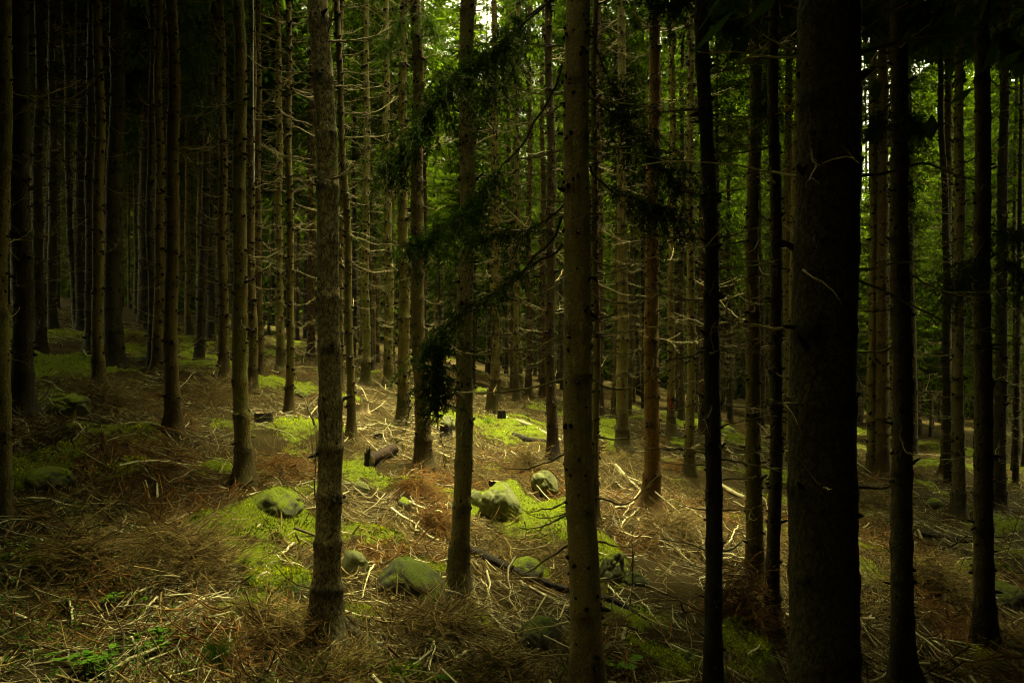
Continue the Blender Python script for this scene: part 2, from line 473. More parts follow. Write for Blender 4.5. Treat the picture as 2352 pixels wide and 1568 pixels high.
def side_twigs(C, Ln, per=2, m=4, q=(.2, .45)):
    n, mm_, _ = C.shape; out = []; ll = []
    for k in range(per):
        i = rng.integers(2, mm_ - 1, n)
        base = C[np.arange(n), i]; d = norm(C[np.arange(n), i] - C[np.arange(n), i - 1])
        up = np.tile([0, 0, 1.], (n, 1)); s = np.cross(d, up) * np.where(rng.random(n) < .5, 1, -1)[:, None]
        dr = norm(d + s * rng.uniform(.5, 1.2, (n, 1)) + up * rng.normal(0, .35, (n, 1)))
        l = Ln * rng.uniform(*q, n)
        t = np.linspace(0, 1, m)[None, :, None]
        P = base[:, None] + dr[:, None] * l[:, None, None] * t + np.array([0, 0, 1.]) * (l[:, None, None] * t * t * rng.normal(.05, .22, (n, 1, 1))) + rng.normal(0, .015, (n, m, 3)) * l[:, None, None] * (t > 0)
        out.append(P); ll.append(l)
    return np.concatenate(out), np.concatenate(ll)

# library of single dead branches, one metre long along +X
BRANCHES = []
for k in range(16):
    bm_ = MB()
    C = dead_curves(np.zeros(1), np.zeros(1), np.ones(1), 11, 0, lean=(-.3, .2), up=(-.05, .42), wig=.018)
    V, Fq = tubes(C, .0125 * np.linspace(1, .28, 11)[None, :] ** 1.0, 5); bm_.add(V, Fq, 0, .25 + .6 * np.repeat(np.linspace(0, 1, 11), 5))
    T, l = side_twigs(C, np.ones(1), rng.integers(2, 7), 5)
    V, Fq = tubes(T, np.tile(.0045 * np.linspace(1, .4, 5), (len(T), 1)), 3); bm_.add(V, Fq, 0, .75)
    T2, l2 = side_twigs(T, l, 1, 4)
    V, Fq = tubes(T2, np.tile(.003 * np.linspace(1, .5, 4), (len(T2), 1)), 3); bm_.add(V, Fq, 0, .8)
    BRANCHES.append(bm_.mesh('branch', DEAD))

def crown_mesh(name, mat, Hc, Lmax, whorls, per, kq, kl, kw, seed, dens=1.0, base_in=.5):
    """crown from local z=0 up to Hc: whorls of drooping boughs hung with needle sprays"""
    g = np.random.default_rng(seed)
    nb = int(whorls * per)
    z = np.repeat(np.linspace(0, 1, whorls), per) * Hc * .97 + g.normal(0, .12, nb)
    t = np.clip(z / Hc, 0, 1)
    Ln = Lmax * (1 - t) ** .75 * np.minimum(1, base_in + t * 4) * g.uniform(.55, 1.15, nb) + .15
    keep = g.random(nb) < dens; z, Ln, t = z[keep], Ln[keep], t[keep]; nb = len(z)
    az = g.uniform(0, 2 * np.pi, nb); dr = g.uniform(.05, .5, nb)
    nq = kq
    s = g.random((nb, nq)) ** .7
    zz = z[:, None] + Ln[:, None] * (-dr[:, None] * s + .28 * s ** 3)
    lat = g.normal(0, .16, (nb, nq)) * Ln[:, None] * (.35 + .65 * np.sin(s * np.pi)) * .9
    rad = Ln[:, None] * s
    ca, sa = np.cos(az)[:, None], np.sin(az)[:, None]
    P = np.stack([rad * ca - lat * sa, rad * sa + lat * ca, zz - np.abs(g.normal(0, .07, (nb, nq)))], -1).reshape(-1, 3)
    out = np.stack([ca + 0 * s, sa + 0 * s, 0 * s], -1).reshape(-1, 3)
    D = out * g.uniform(.1, 1, (len(P), 1)) + g.normal(0, .45, (len(P), 3)) + np.array([0, 0, -.55])
    L_ = g.uniform(.5, 1.25, len(P)) * kl; W_ = g.uniform(.5, 1.2, len(P)) * kw
    V, Fq = kites(P, D, L_, W_, g.normal(size=(len(P), 3)))
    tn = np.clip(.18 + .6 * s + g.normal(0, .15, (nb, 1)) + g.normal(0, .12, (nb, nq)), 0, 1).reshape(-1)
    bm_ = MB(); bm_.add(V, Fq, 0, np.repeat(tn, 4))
    # bough wood
    m = 5; ss = np.linspace(0, 1, m)[None, :]
    C = np.stack([Ln[:, None] * ss * ca, Ln[:, None] * ss * sa, z[:, None] + Ln[:, None] * (-dr[:, None] * ss + .28 * ss ** 3)], -1)
    V, Fq = tubes(C, .018 * np.linspace(1, .3, m)[None, :] * np.ones((nb, 1)), 3); bm_.add(V, Fq, 1, .15)
    return bm_.mesh(name, [mat, DEAD])

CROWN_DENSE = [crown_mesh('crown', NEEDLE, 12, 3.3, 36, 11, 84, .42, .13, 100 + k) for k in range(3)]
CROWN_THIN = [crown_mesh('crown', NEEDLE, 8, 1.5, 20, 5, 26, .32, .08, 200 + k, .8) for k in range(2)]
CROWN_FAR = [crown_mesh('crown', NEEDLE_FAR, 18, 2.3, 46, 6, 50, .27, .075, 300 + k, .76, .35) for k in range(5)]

def trunk_mesh(name, path, rad, ns, mats, lobes=True, stubs=None, seed=0, collar=None):
    """path (m,3) local, rad (m,)"""
    g = np.random.default_rng(seed)
    m = len(path); an = np.arange(ns) / ns * 2 * np.pi
    h = path[:, 2] - 0.0
    ph = g.uniform(0, 6.28, 3)
    lob = 1 + (np.exp(-np.maximum(h, 0) / .21)[:, None] * (.36 + .5 * np.maximum(0, np.cos(an[None] * 3 + ph[0])) + .28 * np.maximum(0, np.cos(an[None] * 5 + ph[1])))
               if lobes else 0)
    rr = rad[:, None] * lob * (1 + g.normal(0, .012, (m, ns)) + .02 * np.cos(an[None] * 2 + ph[2]))
    V = np.stack([path[:, 0:1] + rr * np.cos(an), path[:, 1:2] + rr * np.sin(an), np.broadcast_to(path[:, 2:3], rr.shape)], -1)
    bm_ = MB()
    i = (np.arange(m - 1)[:, None] * ns + np.arange(ns)[None, :]); j = (np.arange(m - 1)[:, None] * ns + (np.arange(ns) + 1)[None, :] % ns)
    tn = 0.0 if collar is None else np.clip(collar[:, None] * (.55 + .75 * np.cos(an[None] * 2 + ph[0] + np.arange(m)[:, None] * .21)) + g.normal(0, .08, (m, ns)), 0, 1).ravel()
    bm_.add(V, np.stack([i, j, j + ns, i + ns], -1).reshape(-1, 4), 0, tn)
    if stubs is not None:
        z0, az, ln, r0 = stubs
        cx = np.interp(z0, path[:, 2], path[:, 0]); cy = np.interp(z0, path[:, 2], path[:, 1]); rt = np.interp(z0, path[:, 2], rad)
        n = len(z0); s = np.array([0, .35, .75, 1.0])[None, :]
        rd = rt[:, None] * .82 + ln[:, None] * s
        C = np.stack([cx[:, None] + rd * np.cos(az)[:, None], cy[:, None] + rd * np.sin(az)[:, None], z0[:, None] + ln[:, None] * s * g.normal(.05, .3, (n, 1))], -1)
        V, Fq = tubes(C, r0[:, None] * np.array([1.7, 1.15, .85, .15])[None, :], 5); bm_.add(V, Fq, 1, .02)
    return bm_.mesh(name, mats)

def whorls(h0, h1, g, step=(.36, .52)):
    out = []; h = h0
    while h < h1: out.append(h); h += g.uniform(*step)
    return np.array(out)

# ------------------------------------------------------------------ the spruces one can tell apart
# name: x at top of picture, x at foot, y of foot, width (all in 4096 px units), bark, branchiness, crown, label
TREES = [
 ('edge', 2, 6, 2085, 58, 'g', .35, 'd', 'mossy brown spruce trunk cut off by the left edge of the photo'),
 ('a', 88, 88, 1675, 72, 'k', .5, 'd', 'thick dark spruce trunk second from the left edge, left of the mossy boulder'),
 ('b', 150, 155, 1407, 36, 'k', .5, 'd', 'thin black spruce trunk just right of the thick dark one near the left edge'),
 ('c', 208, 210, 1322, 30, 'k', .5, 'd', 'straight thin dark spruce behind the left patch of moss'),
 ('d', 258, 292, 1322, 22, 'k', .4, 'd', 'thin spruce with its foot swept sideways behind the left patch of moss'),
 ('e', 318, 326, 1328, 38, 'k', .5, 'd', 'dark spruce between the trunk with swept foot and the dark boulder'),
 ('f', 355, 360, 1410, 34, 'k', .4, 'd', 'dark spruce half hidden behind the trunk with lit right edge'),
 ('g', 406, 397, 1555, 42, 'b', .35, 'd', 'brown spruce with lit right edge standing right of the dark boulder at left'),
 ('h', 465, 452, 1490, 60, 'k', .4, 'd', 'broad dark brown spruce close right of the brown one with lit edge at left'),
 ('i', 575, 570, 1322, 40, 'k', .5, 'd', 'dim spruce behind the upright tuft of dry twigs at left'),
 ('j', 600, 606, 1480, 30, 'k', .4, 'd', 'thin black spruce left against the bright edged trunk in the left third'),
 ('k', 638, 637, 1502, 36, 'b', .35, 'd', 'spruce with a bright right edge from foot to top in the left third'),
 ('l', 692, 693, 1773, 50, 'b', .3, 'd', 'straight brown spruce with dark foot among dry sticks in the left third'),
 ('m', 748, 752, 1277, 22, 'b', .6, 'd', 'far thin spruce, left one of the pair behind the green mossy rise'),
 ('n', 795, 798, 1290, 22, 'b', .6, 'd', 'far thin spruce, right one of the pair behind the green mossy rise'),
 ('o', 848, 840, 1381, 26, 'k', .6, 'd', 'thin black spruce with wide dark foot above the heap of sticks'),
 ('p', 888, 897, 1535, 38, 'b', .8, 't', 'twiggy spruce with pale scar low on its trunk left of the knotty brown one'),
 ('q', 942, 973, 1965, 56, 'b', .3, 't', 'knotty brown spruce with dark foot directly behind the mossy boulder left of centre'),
 ('r', 1003, 1008, 1577, 32, 'b', .5, 't', 'thin spruce with a silvery strip down its right side'),
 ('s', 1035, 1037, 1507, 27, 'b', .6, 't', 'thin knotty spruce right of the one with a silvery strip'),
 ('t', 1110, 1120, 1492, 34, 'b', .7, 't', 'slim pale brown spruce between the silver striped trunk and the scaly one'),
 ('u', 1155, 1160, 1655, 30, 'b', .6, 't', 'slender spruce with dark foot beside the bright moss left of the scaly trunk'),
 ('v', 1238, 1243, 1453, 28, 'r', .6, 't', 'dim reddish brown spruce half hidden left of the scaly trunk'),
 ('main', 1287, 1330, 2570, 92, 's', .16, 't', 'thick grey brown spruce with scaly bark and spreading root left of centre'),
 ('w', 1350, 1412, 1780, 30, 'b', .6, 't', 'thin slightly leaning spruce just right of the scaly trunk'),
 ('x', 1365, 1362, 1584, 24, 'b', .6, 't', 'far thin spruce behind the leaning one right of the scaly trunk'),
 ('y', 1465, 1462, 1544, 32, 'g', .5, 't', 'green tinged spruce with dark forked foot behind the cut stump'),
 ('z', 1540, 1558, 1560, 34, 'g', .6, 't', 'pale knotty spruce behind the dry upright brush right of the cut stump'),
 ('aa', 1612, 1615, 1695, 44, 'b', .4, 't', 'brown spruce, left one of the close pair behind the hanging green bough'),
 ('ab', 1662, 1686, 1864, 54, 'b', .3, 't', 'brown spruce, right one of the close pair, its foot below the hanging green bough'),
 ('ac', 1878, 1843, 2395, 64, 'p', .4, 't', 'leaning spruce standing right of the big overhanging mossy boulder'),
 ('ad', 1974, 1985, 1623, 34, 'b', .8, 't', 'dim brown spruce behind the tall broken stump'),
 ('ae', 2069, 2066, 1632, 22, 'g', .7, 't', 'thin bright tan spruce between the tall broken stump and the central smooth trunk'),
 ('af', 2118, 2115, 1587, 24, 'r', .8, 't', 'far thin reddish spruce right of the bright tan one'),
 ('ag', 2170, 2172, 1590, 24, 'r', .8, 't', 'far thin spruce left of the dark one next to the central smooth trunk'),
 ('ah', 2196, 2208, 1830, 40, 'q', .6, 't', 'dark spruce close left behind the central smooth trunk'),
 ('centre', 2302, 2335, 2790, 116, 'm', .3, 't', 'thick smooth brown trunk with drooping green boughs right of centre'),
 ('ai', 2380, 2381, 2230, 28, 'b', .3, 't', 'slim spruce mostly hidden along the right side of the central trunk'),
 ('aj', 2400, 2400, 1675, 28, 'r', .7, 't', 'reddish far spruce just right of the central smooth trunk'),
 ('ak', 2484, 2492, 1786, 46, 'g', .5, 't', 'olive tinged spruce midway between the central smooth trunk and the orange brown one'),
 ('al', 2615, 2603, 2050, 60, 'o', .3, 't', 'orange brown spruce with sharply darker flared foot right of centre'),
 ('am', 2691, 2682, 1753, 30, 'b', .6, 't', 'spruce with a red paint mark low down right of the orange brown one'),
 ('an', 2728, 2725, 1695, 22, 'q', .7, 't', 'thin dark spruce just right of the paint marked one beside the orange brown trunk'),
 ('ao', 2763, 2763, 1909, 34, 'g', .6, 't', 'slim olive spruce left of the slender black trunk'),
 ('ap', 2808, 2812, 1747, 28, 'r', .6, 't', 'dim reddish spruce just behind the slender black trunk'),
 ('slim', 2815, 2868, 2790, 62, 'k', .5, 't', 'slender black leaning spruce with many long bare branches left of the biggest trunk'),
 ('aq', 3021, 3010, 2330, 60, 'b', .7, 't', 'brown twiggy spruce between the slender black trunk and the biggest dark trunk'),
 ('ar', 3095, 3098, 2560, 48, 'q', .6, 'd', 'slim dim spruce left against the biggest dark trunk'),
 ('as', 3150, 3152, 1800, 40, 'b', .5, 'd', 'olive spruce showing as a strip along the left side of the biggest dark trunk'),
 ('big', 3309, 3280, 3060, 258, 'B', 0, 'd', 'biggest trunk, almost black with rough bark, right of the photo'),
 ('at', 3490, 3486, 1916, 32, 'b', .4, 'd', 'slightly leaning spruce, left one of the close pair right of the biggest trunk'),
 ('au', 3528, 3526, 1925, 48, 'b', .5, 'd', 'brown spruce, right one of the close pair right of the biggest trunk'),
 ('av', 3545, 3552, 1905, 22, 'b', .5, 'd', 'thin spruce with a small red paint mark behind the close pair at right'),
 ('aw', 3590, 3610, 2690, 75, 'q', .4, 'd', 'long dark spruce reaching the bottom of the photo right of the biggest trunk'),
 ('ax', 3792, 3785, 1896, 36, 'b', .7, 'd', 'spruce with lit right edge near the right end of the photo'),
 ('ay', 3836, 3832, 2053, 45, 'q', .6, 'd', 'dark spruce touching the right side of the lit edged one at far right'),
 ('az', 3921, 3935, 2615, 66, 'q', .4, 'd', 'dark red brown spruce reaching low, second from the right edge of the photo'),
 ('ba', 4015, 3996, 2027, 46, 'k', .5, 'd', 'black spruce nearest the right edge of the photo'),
]
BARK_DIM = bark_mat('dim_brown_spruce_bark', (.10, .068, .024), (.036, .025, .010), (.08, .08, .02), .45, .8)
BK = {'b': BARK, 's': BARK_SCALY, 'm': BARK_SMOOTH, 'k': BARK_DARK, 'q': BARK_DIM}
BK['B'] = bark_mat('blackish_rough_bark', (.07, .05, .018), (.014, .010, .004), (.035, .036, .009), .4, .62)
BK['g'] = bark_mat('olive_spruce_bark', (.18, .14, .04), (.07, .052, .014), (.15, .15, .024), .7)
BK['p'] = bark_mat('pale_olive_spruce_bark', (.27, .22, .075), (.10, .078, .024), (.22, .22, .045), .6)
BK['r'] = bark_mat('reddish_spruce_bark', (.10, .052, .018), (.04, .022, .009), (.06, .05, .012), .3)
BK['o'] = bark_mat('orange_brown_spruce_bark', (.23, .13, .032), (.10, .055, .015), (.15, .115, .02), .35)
NAMED = {}
TREE_XY = []
DEPTH_FIX = {'centre': 7.2, 'slim': 7.6, 'big': 4.6, 'aw': 8.8, 'm': 31, 'n': 32, 'ar': 9.6, 'ai': 12.5}
KS = 1 / 1.7415
for key, xt, xb, yb, w, bk, br, cr, label in TREES:
    g = np.random.default_rng(abs(hash_ := sum(ord(c) * 31 ** i for i, c in enumerate(key + 'q'))) % 100000)
    if key in DEPTH_FIX:
        d = DEPTH_FIX[key]; bx = (xb * KS - PX) / FP * d; base = np.array([bx, d, float(H(bx, d))])
    else:
        base = ground_at(xb * KS, yb * KS); d = base[1]
    D = w * KS / FP * d
    TREE_XY.append((base[0], d))
    TH = {'d': 25, 't': 23}[cr] + g.uniform(-2, 2)
    ztop = PY / FP * d                                          # camera-space height of the top of the picture
    dx = ((xt - xb) * KS / FP * d) / (ztop - base[2])            # lean
    dy = g.normal(0, .008)
    # rings: finer where the picture sees them
    vis = ztop - base[2] + 1.0
    step = .04 if d < 9 else .06
    hs = np.concatenate([np.arange(-.35, .6, step * .7), np.arange(.6, vis, step), np.arange(vis, TH, .8)])
    wob = (.010 + .018 * g.random()) * np.sin(hs * .9 + g.uniform(0, 6)) + .012 * np.sin(hs * 2.1 + g.uniform(0, 6))
    sweep = (.16 * np.exp(-np.maximum(hs, 0) / .7) if key == 'd' else 0)
    path = np.stack([dx * hs + wob + sweep, dy * hs + wob * .5, hs], 1)
    rad = np.maximum(D / 2 * (1 - np.maximum(hs, 0) / TH * .9) / (1 - .09), .015) * (1 + (.42 if key == 'main' else .2) * np.exp(-np.maximum(hs, 0) / .4))
    wh = whorls(.45 + g.random() * .3, vis + 1, g)
    if key == 'main': wh = whorls(.5, vis + 1, g, (.42, .58))
    collar = np.zeros(len(hs))
    for q in wh:
        a_ = (.15 if bk not in 'mB' else .05) * g.uniform(.5, 1.3)
        rad = rad * (1 + a_ * np.where(hs < q, np.exp(-(q - hs) / .09), np.exp(-(hs - q) / .035)))
        collar = np.maximum(collar, g.uniform(.35, 1) * np.exp(-((hs - q + .02) / .05) ** 2))
    if key == 'big':
        rad = rad * (1 + .1 * np.exp(-((hs - 1.55) / .25) ** 2))
    # stubs at every whorl, knots between
    z0 = np.repeat(wh, 6); z0 = z0 + g.normal(0, .03, len(z0))
    if bk != 's': z0 = np.concatenate([z0, g.uniform(.3, vis, int(vis * 15))])
    az = g.uniform(0, 2 * np.pi, len(z0)); ln = g.uniform(.012, .055, len(z0)) * (1 + (g.random(len(z0)) < .2) * 1.2)
    r0 = g.uniform(.009, .021, len(z0)) * min(1.2, .6 + D * 2) * min(1.6, max(1, d / 11))
    ns = 40 if d < 6 else (28 if d < 10 else (18 if d < 16 else 12))
    e = link('spruce_tree', None, loc=Vector(base)); e.empty_display_size = .2
    tag(e, label, 'tree', 'spruces standing in the forest')
    NAMED[key] = (e, base, D, d, dx)
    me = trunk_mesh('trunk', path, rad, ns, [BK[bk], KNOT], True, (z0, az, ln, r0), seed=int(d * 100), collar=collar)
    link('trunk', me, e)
    # dead branches
    if br > 0:
        if d < 18.5:
            cnt = 0
            for q in wh[wh > .7]:
                for _ in range(g.poisson(br * 3.2)):
                    if cnt >= 60: break
                    a_ = g.uniform(0, 2 * np.pi); hgt = min(1, .35 + q / 6)
                    L_ = g.uniform(.25, 1.25) * hgt * (.75 + .5 * br)
                    o = link('branch', BRANCHES[g.integers(len(BRANCHES))], e)
                    rt = float(np.interp(q, hs, rad)) * .85
                    o.location = (np.interp(q, hs, path[:, 0]) + rt * math.cos(a_), np.interp(q, hs, path[:, 1]) + rt * math.sin(a_), q + g.normal(0, .03))
                    o.rotation_euler = (g.normal(0, .25), g.normal(-.02, .16), a_); o.scale = (L_, L_, L_ * g.uniform(.6, 1.1))
                    if L_ < .8: o.scale = (L_, L_ * 1.1, L_ * g.uniform(.7, 1.2))
                    cnt += 1
        else:
            nbn = int(len(wh) * br * 8)
            z0 = wh[g.integers(len(wh), size=nbn)] + g.normal(0, .04, nbn); z0 = np.maximum(z0, .8)
            Ln = g.uniform(.25, 1.3, nbn) * np.minimum(1, .4 + z0 / 6)
            C = dead_curves(z0, g.uniform(0, 2 * np.pi, nbn), Ln, 7, D / 2)
            C[:, :, 0] += dx * z0[:, None]
            bm_ = MB(); V, Fq = tubes(C, .0075 * np.linspace(1, .35, 7)[None, :] * (.6 + .5 * Ln)[:, None], 3); bm_.add(V, Fq, 0, np.repeat(g.uniform(.0, .7, nbn), 21))
            T, l = side_twigs(C, Ln, 4); V, Fq = tubes(T, np.tile(.0032 * np.linspace(1, .5, 4), (len(T), 1)), 3); bm_.add(V, Fq, 0, np.repeat(rng.uniform(.0, .8, len(T)), 12))
            o = link('dead_branches', bm_.mesh('dead_branches', DEAD), e); o['kind'] = 'stuff'
    # crown above the picture
    lib = CROWN_DENSE if cr == 'd' else CROWN_THIN
    o = link('crown', lib[g.integers(len(lib))], e)
    cb = (TH - 11.5) if cr == 'd' else (TH - 7.6)
    cb = max(cb, vis - 1.5) if cr == 't' else max(9.5, min(cb, vis + .2)) + (1.7 if xb > 3000 else .4)
    o.location = (dx * cb, dy * cb, cb); o.rotation_euler = (0, 0, g.uniform(0, 6.28))
    s_ = (1.35 if abs(base[0]) > .22 * d else 1.05) if cr == 'd' else .8
    if key == 'big': s_ = .7
    o.scale = (s_, s_, 1)

# paint marks, pale strip, root
def patch_on(key, h, az0, az1, dh, mat, name, strokes=1):
    e, base, D, d, dx = NAMED[key]
    bm_ = MB(); g = np.random.default_rng(len(key) + int(h * 10))
    tr = [c for c in e.children if c.name.startswith('trunk')][0].data
    for s in range(strokes):
        m = 9; t = np.linspace(0, 1, m)
        a = az0 + (az1 - az0) * (t if s % 2 == 0 else 1 - t) + g.normal(0, .06, m)
        zz = h + dh * ((s + t) / strokes - .5) if strokes > 1 else h + dh * (t - .5)
        r = D / 2 * (1 - .9 * zz / 24) / .91 * 1.03 + .004
        C = np.stack([dx * zz + r * np.cos(a), r * np.sin(a), zz], 1)
        V, Fq = tubes(C[None], np.full((1, m), .012 if mat is PAINT else .014), 4); bm_.add(V, Fq, 0, .5)
    link(name, bm_.mesh(name, mat), e)
patch_on('am', .95, R(235), R(300), .34, PAINT, 'paint_mark', 4)
patch_on('av', .45, R(240), R(300), .28, PAINT, 'paint_mark', 3)
patch_on('r', 7.9, R(-35), R(-25), 4.2, SILVER, 'pale_strip')
patch_on('r', 5.2, R(-35), R(-28), .9, SILVER, 'pale_strip')

# spreading surface root of the scaly trunk
e, base, D, d, dx = NAMED['main']
for az, L_, r_ in ((R(-28), .85, .055), (R(-70), .35, .06), (R(215), .3, .05), (R(20), .5, .05), (R(-120), .3, .06)):
    s = np.linspace(0, 1, 10)
    xx = base[0] + math.cos(az) * (D * .35 + L_ * s) ; yy = base[1] + math.sin(az) * (D * .35 + L_ * s) + .06 * np.sin(s * 5)
    zz = H(xx, yy) + .16 * np.exp(-s * 5) + .02 * (1 - s) + .03
    C = np.stack([xx, yy, zz], 1) - base
    V, Fq = tubes(C[None], (r_ * np.linspace(1.2, .35, 10))[None], 8)
    bm_ = MB(); bm_.add(V, Fq); link('root', bm_.mesh('root', BK['s']), e)

# ------------------------------------------------------------------ branches measured one by one
def branch_poly(key, pts, r=.011, tone=.5, dd=0.0, droop=0, twigs=7, side=1):
    """long dead branch as a child of its tree; pts in 2352 px units, starting at the trunk"""
    e, base, D, d, dx = NAMED[key]
    n = len(pts); sp = rng.uniform(-.35, .35) + dd
    P = np.array([at(x, y, d + sp * (i / max(n - 1, 1)) - (D * .25 if dd < 0 else 0)) for i, (x, y) in enumerate(pts)]) - base
    m = 14; C = spline(P, m)
    L_ = np.linalg.norm(np.diff(C, axis=0), axis=1).sum()
    C[1:] += np.cumsum(rng.normal(0, .004, (m - 1, 3)), 0)
    bm_ = MB(); V, Fq = tubes(C[None], (r * np.linspace(1, .38, m))[None], 5); bm_.add(V, Fq, 0, np.clip(tone + .3 + np.repeat(np.linspace(-.25, .25, m), 5), 0, 1))
    if twigs:
        T, l = side_twigs(C[None], np.array([min(L_, .9)]), twigs, 5, (.12, .4))
        V, Fq = tubes(T, np.tile(r * .4 * np.linspace(1, .4, 5), (len(T), 1)), 3); bm_.add(V, Fq, 0, np.clip(tone + .5, 0, 1))
    link('branch', bm_.mesh('branch', DEAD), e)
def c3(*p): return [(1176 + .375 * x, .375 * y) for x, y in p]
def c4(*p): return [(1764 + .375 * x, .375 * y) for x, y in p]
def c2(*p): return [(588 + .375 * x, .375 * y) for x, y in p]
def c7(*p): return [(1176 + .375 * x, 459.4 + .375 * y) for x, y in p]
def c8(*p): return [(1764 + .375 * x, 459.4 + .375 * y) for x, y in p]
def c11(*p): return [(1176 + .375 * x, 980.2 + .375 * y) for x, y in p]
def c12(*p): return [(1764 + .375 * x, 980.2 + .375 * y) for x, y in p]
for p, r, t in [
    (c3((310,280),(170,270),(60,225),(-60,190)), .010, .3), (c3((310,572),(160,575),(0,530),(-130,480)), .010, .3), (c3((305,640),(180,720),(0,760)), .010, .25),
    (c3((305,915),(150,960),(0,965),(-200,900)), .011, .35), (c3((310,1240),(160,1215),(0,1160)), .010, .3),
    (c7((305,505),(170,580),(0,630),(-200,625)), .012, .6), (c7((305,830),(190,885),(0,915),(-250,940),(-480,890)), .012, .6), (c7((315,1095),(180,1140),(0,1168),(-260,1180),(-440,1150)), .012, .5),
    (c11((330,165),(210,215),(80,250),(-60,250)), .011, .25), (c11((335,455),(230,500),(100,520)), .010, .3), (c11((335,540),(200,600),(50,610)), .011, .25),
    (c11((338,725),(200,810),(100,870),(0,905)), .013, .2), (c11((345,1195),(200,1225),(0,1260)), .011, .55), (c11((345,1390),(200,1400),(60,1380)), .009, .3),
    (c3((465,275),(640,220),(840,140)), .011, .4), (c3((470,595),(720,650),(880,660),(980,620)), .010, .35), (c3((470,900),(680,895),(850,860)), .010, .5),
    (c3((465,500),(600,440),(660,330)), .008, .3), (c3((470,1240),(560,1195),(650,1150)), .009, .4), (c7((475,82),(605,75)), .009, .5),
    (c7((480,360),(560,400),(700,400),(920,335)), .012, .5), (c7((485,578),(620,620),(760,625),(870,575)), .012, .6), (c7((490,815),(650,815),(900,760)), .010, .5),
    (c7((495,1100),(600,1150),(720,1160),(840,1110),(890,940)), .012, .45), (c7((510,1440),(640,1460),(790,1440)), .011, .3),
    (c11((515,430),(600,455),(710,470),(880,310)), .011, .45), (c11((525,700),(640,720),(740,740)), .010, .4), (c11((530,950),(640,930),(740,900)), .009, .35),
    (c11((545,1370),(640,1330),(700,1350)), .008, .3)]:
    branch_poly('centre', p, r, t)
for p, r, t in [
    (c3((1200,150),(1400,105),(1568,60)), .009, .4), (c3((1215,455),(1400,415),(1568,370)), .009, .45), (c3((1220,750),(1320,755),(1440,735)), .011, .55),
    (c3((1240,1112),(1400,1080),(1568,1020)), .009, .35), (c3((1245,1185),(1400,1165),(1530,1130)), .009, .4), (c3((1250,1465),(1400,1425),(1568,1380)), .010, .45),
    (c3((1180,1465),(880,1450),(740,1400),(600,1330)), .010, .4), (c7((1185,240),(900,225),(740,190)), .010, .5), (c7((1240,240),(1380,205),(1568,150)), .009, .45),
    (c7((1245,410),(1430,410),(1568,390)), .011, .7), (c7((1255,570),(1400,510),(1568,450)), .009, .4), (c7((1185,570),(1080,540),(980,490)), .009, .5), (c7((1185,410),(1080,400)), .008, .5),
    (c7((1265,712),(1420,760),(1568,780),(1640,790)), .013, .85), (c7((1265,708),(1300,700),(1330,620),(1385,530)), .009, .9), (c7((1270,840),(1380,825),(1455,800)), .009, .5),
    (c7((1188,850),(1060,800),(960,750)), .009, .5), (c7((1195,1125),(1090,1095)), .009, .6), (c7((1265,1115),(1350,1110),(1390,1090)), .010, .7), (c7((1245,1262),(1400,1268),(1568,1280)), .010, .6),
    (c7((1275,1390),(1400,1355),(1568,1330)), .009, .45), (c11((1205,175),(1050,120),(900,90)), .011, .8), (c11((1280,195),(1420,225),(1568,260),(1650,290)), .012, .85), (c11((1205,235),(1050,215),(900,200)), .009, .5),
    (c11((1205,510),(1050,490),(900,455)), .009, .4), (c11((1285,510),(1450,500),(1568,470)), .009, .4), (c11((1205,760),(1060,700),(840,680)), .010, .5), (c11((1290,760),(1390,720),(1430,690)), .010, .45),
    (c11((1295,325),(1420,315),(1500,300)), .009, .45), (c11((1215,1385),(1060,1350),(900,1300)), .008, .4)]:
    branch_poly('slim', p, r, t, twigs=5)
for p, r, t, dd in [
    (c4((520,240),(620,170),(880,20)), .011, .35, .2), (c4((540,328),(800,260),(1100,215),(1350,140)), .014, .12, .3), (c4((545,1082),(700,1065),(930,1000),(1130,1040),(1400,1130)), .011, .12, .4),
    (c8((470,430),(620,420),(760,380),(920,370)), .011, .7, -.25), (c8((215,428),(250,460),(350,540),(450,665)), .007, .95, -.45), (c4((300,1000),(400,988),(510,985),(550,1005)), .005, .85, -.35),
    (c4((295,1020),(270,1060),(250,1110)), .006, .8, -.3), (c4((195,1078),(100,1065),(0,1055),(-260,1010),(-560,1005),(-760,1030)), .009, .75, .5), (c4((200,310),(100,290),(0,240)), .011, .12, .2),
    (c4((185,345),(0,345),(-250,325),(-430,320)), .008, .9, .3), (c8((205,800),(80,790),(0,780),(-200,770)), .011, .75, .2), (c8((145,1240),(90,1215),(40,1190)), .012, 1.0, -.1), (c8((225,1260),(130,1262),(40,1262)), .010, .7, -.2),
    (c8((545,490),(740,570),(1000,705),(1200,770),(1540,850)), .009, .5, .6), (c12((530,365),(640,365),(740,360)), .010, .1, .1), (c12((330,378),(370,365),(400,362)), .008, .6, -.35),
    (c4((260,910),(290,980),(320,1000)), .010, .1, -.2)]:
    branch_poly('big', p, r, t, dd, twigs=3 if r > .008 else 1)
branch_poly('main', c2((450,250),(560,245),(700,215),(820,155)), .012, .15, -.1)
branch_poly('main', c2((430,1105),(510,1080),(600,1000),(660,890)), .012, .08, -.2)
branch_poly('main', c2((430,220),(470,120),(490,0)), .012, .05, -.2)
branch_poly('main', c2((480,525),(550,525),(640,522)), .008, .7)
branch_poly('main', c2((350,525),(260,510),(160,470)), .009, .25)
branch_poly('main', c2((345,770),(280,755),(150,720)), .009, .3)
branch_poly('main', c2((345,975),(200,955),(60,900)), .008, .3)
branch_poly('main', [(722,975),(708,925),(700,905)], .012, .05, -.2)
branch_poly('main', [(725,1150),(722,1060),(728,985)], .007, .1, -.3)
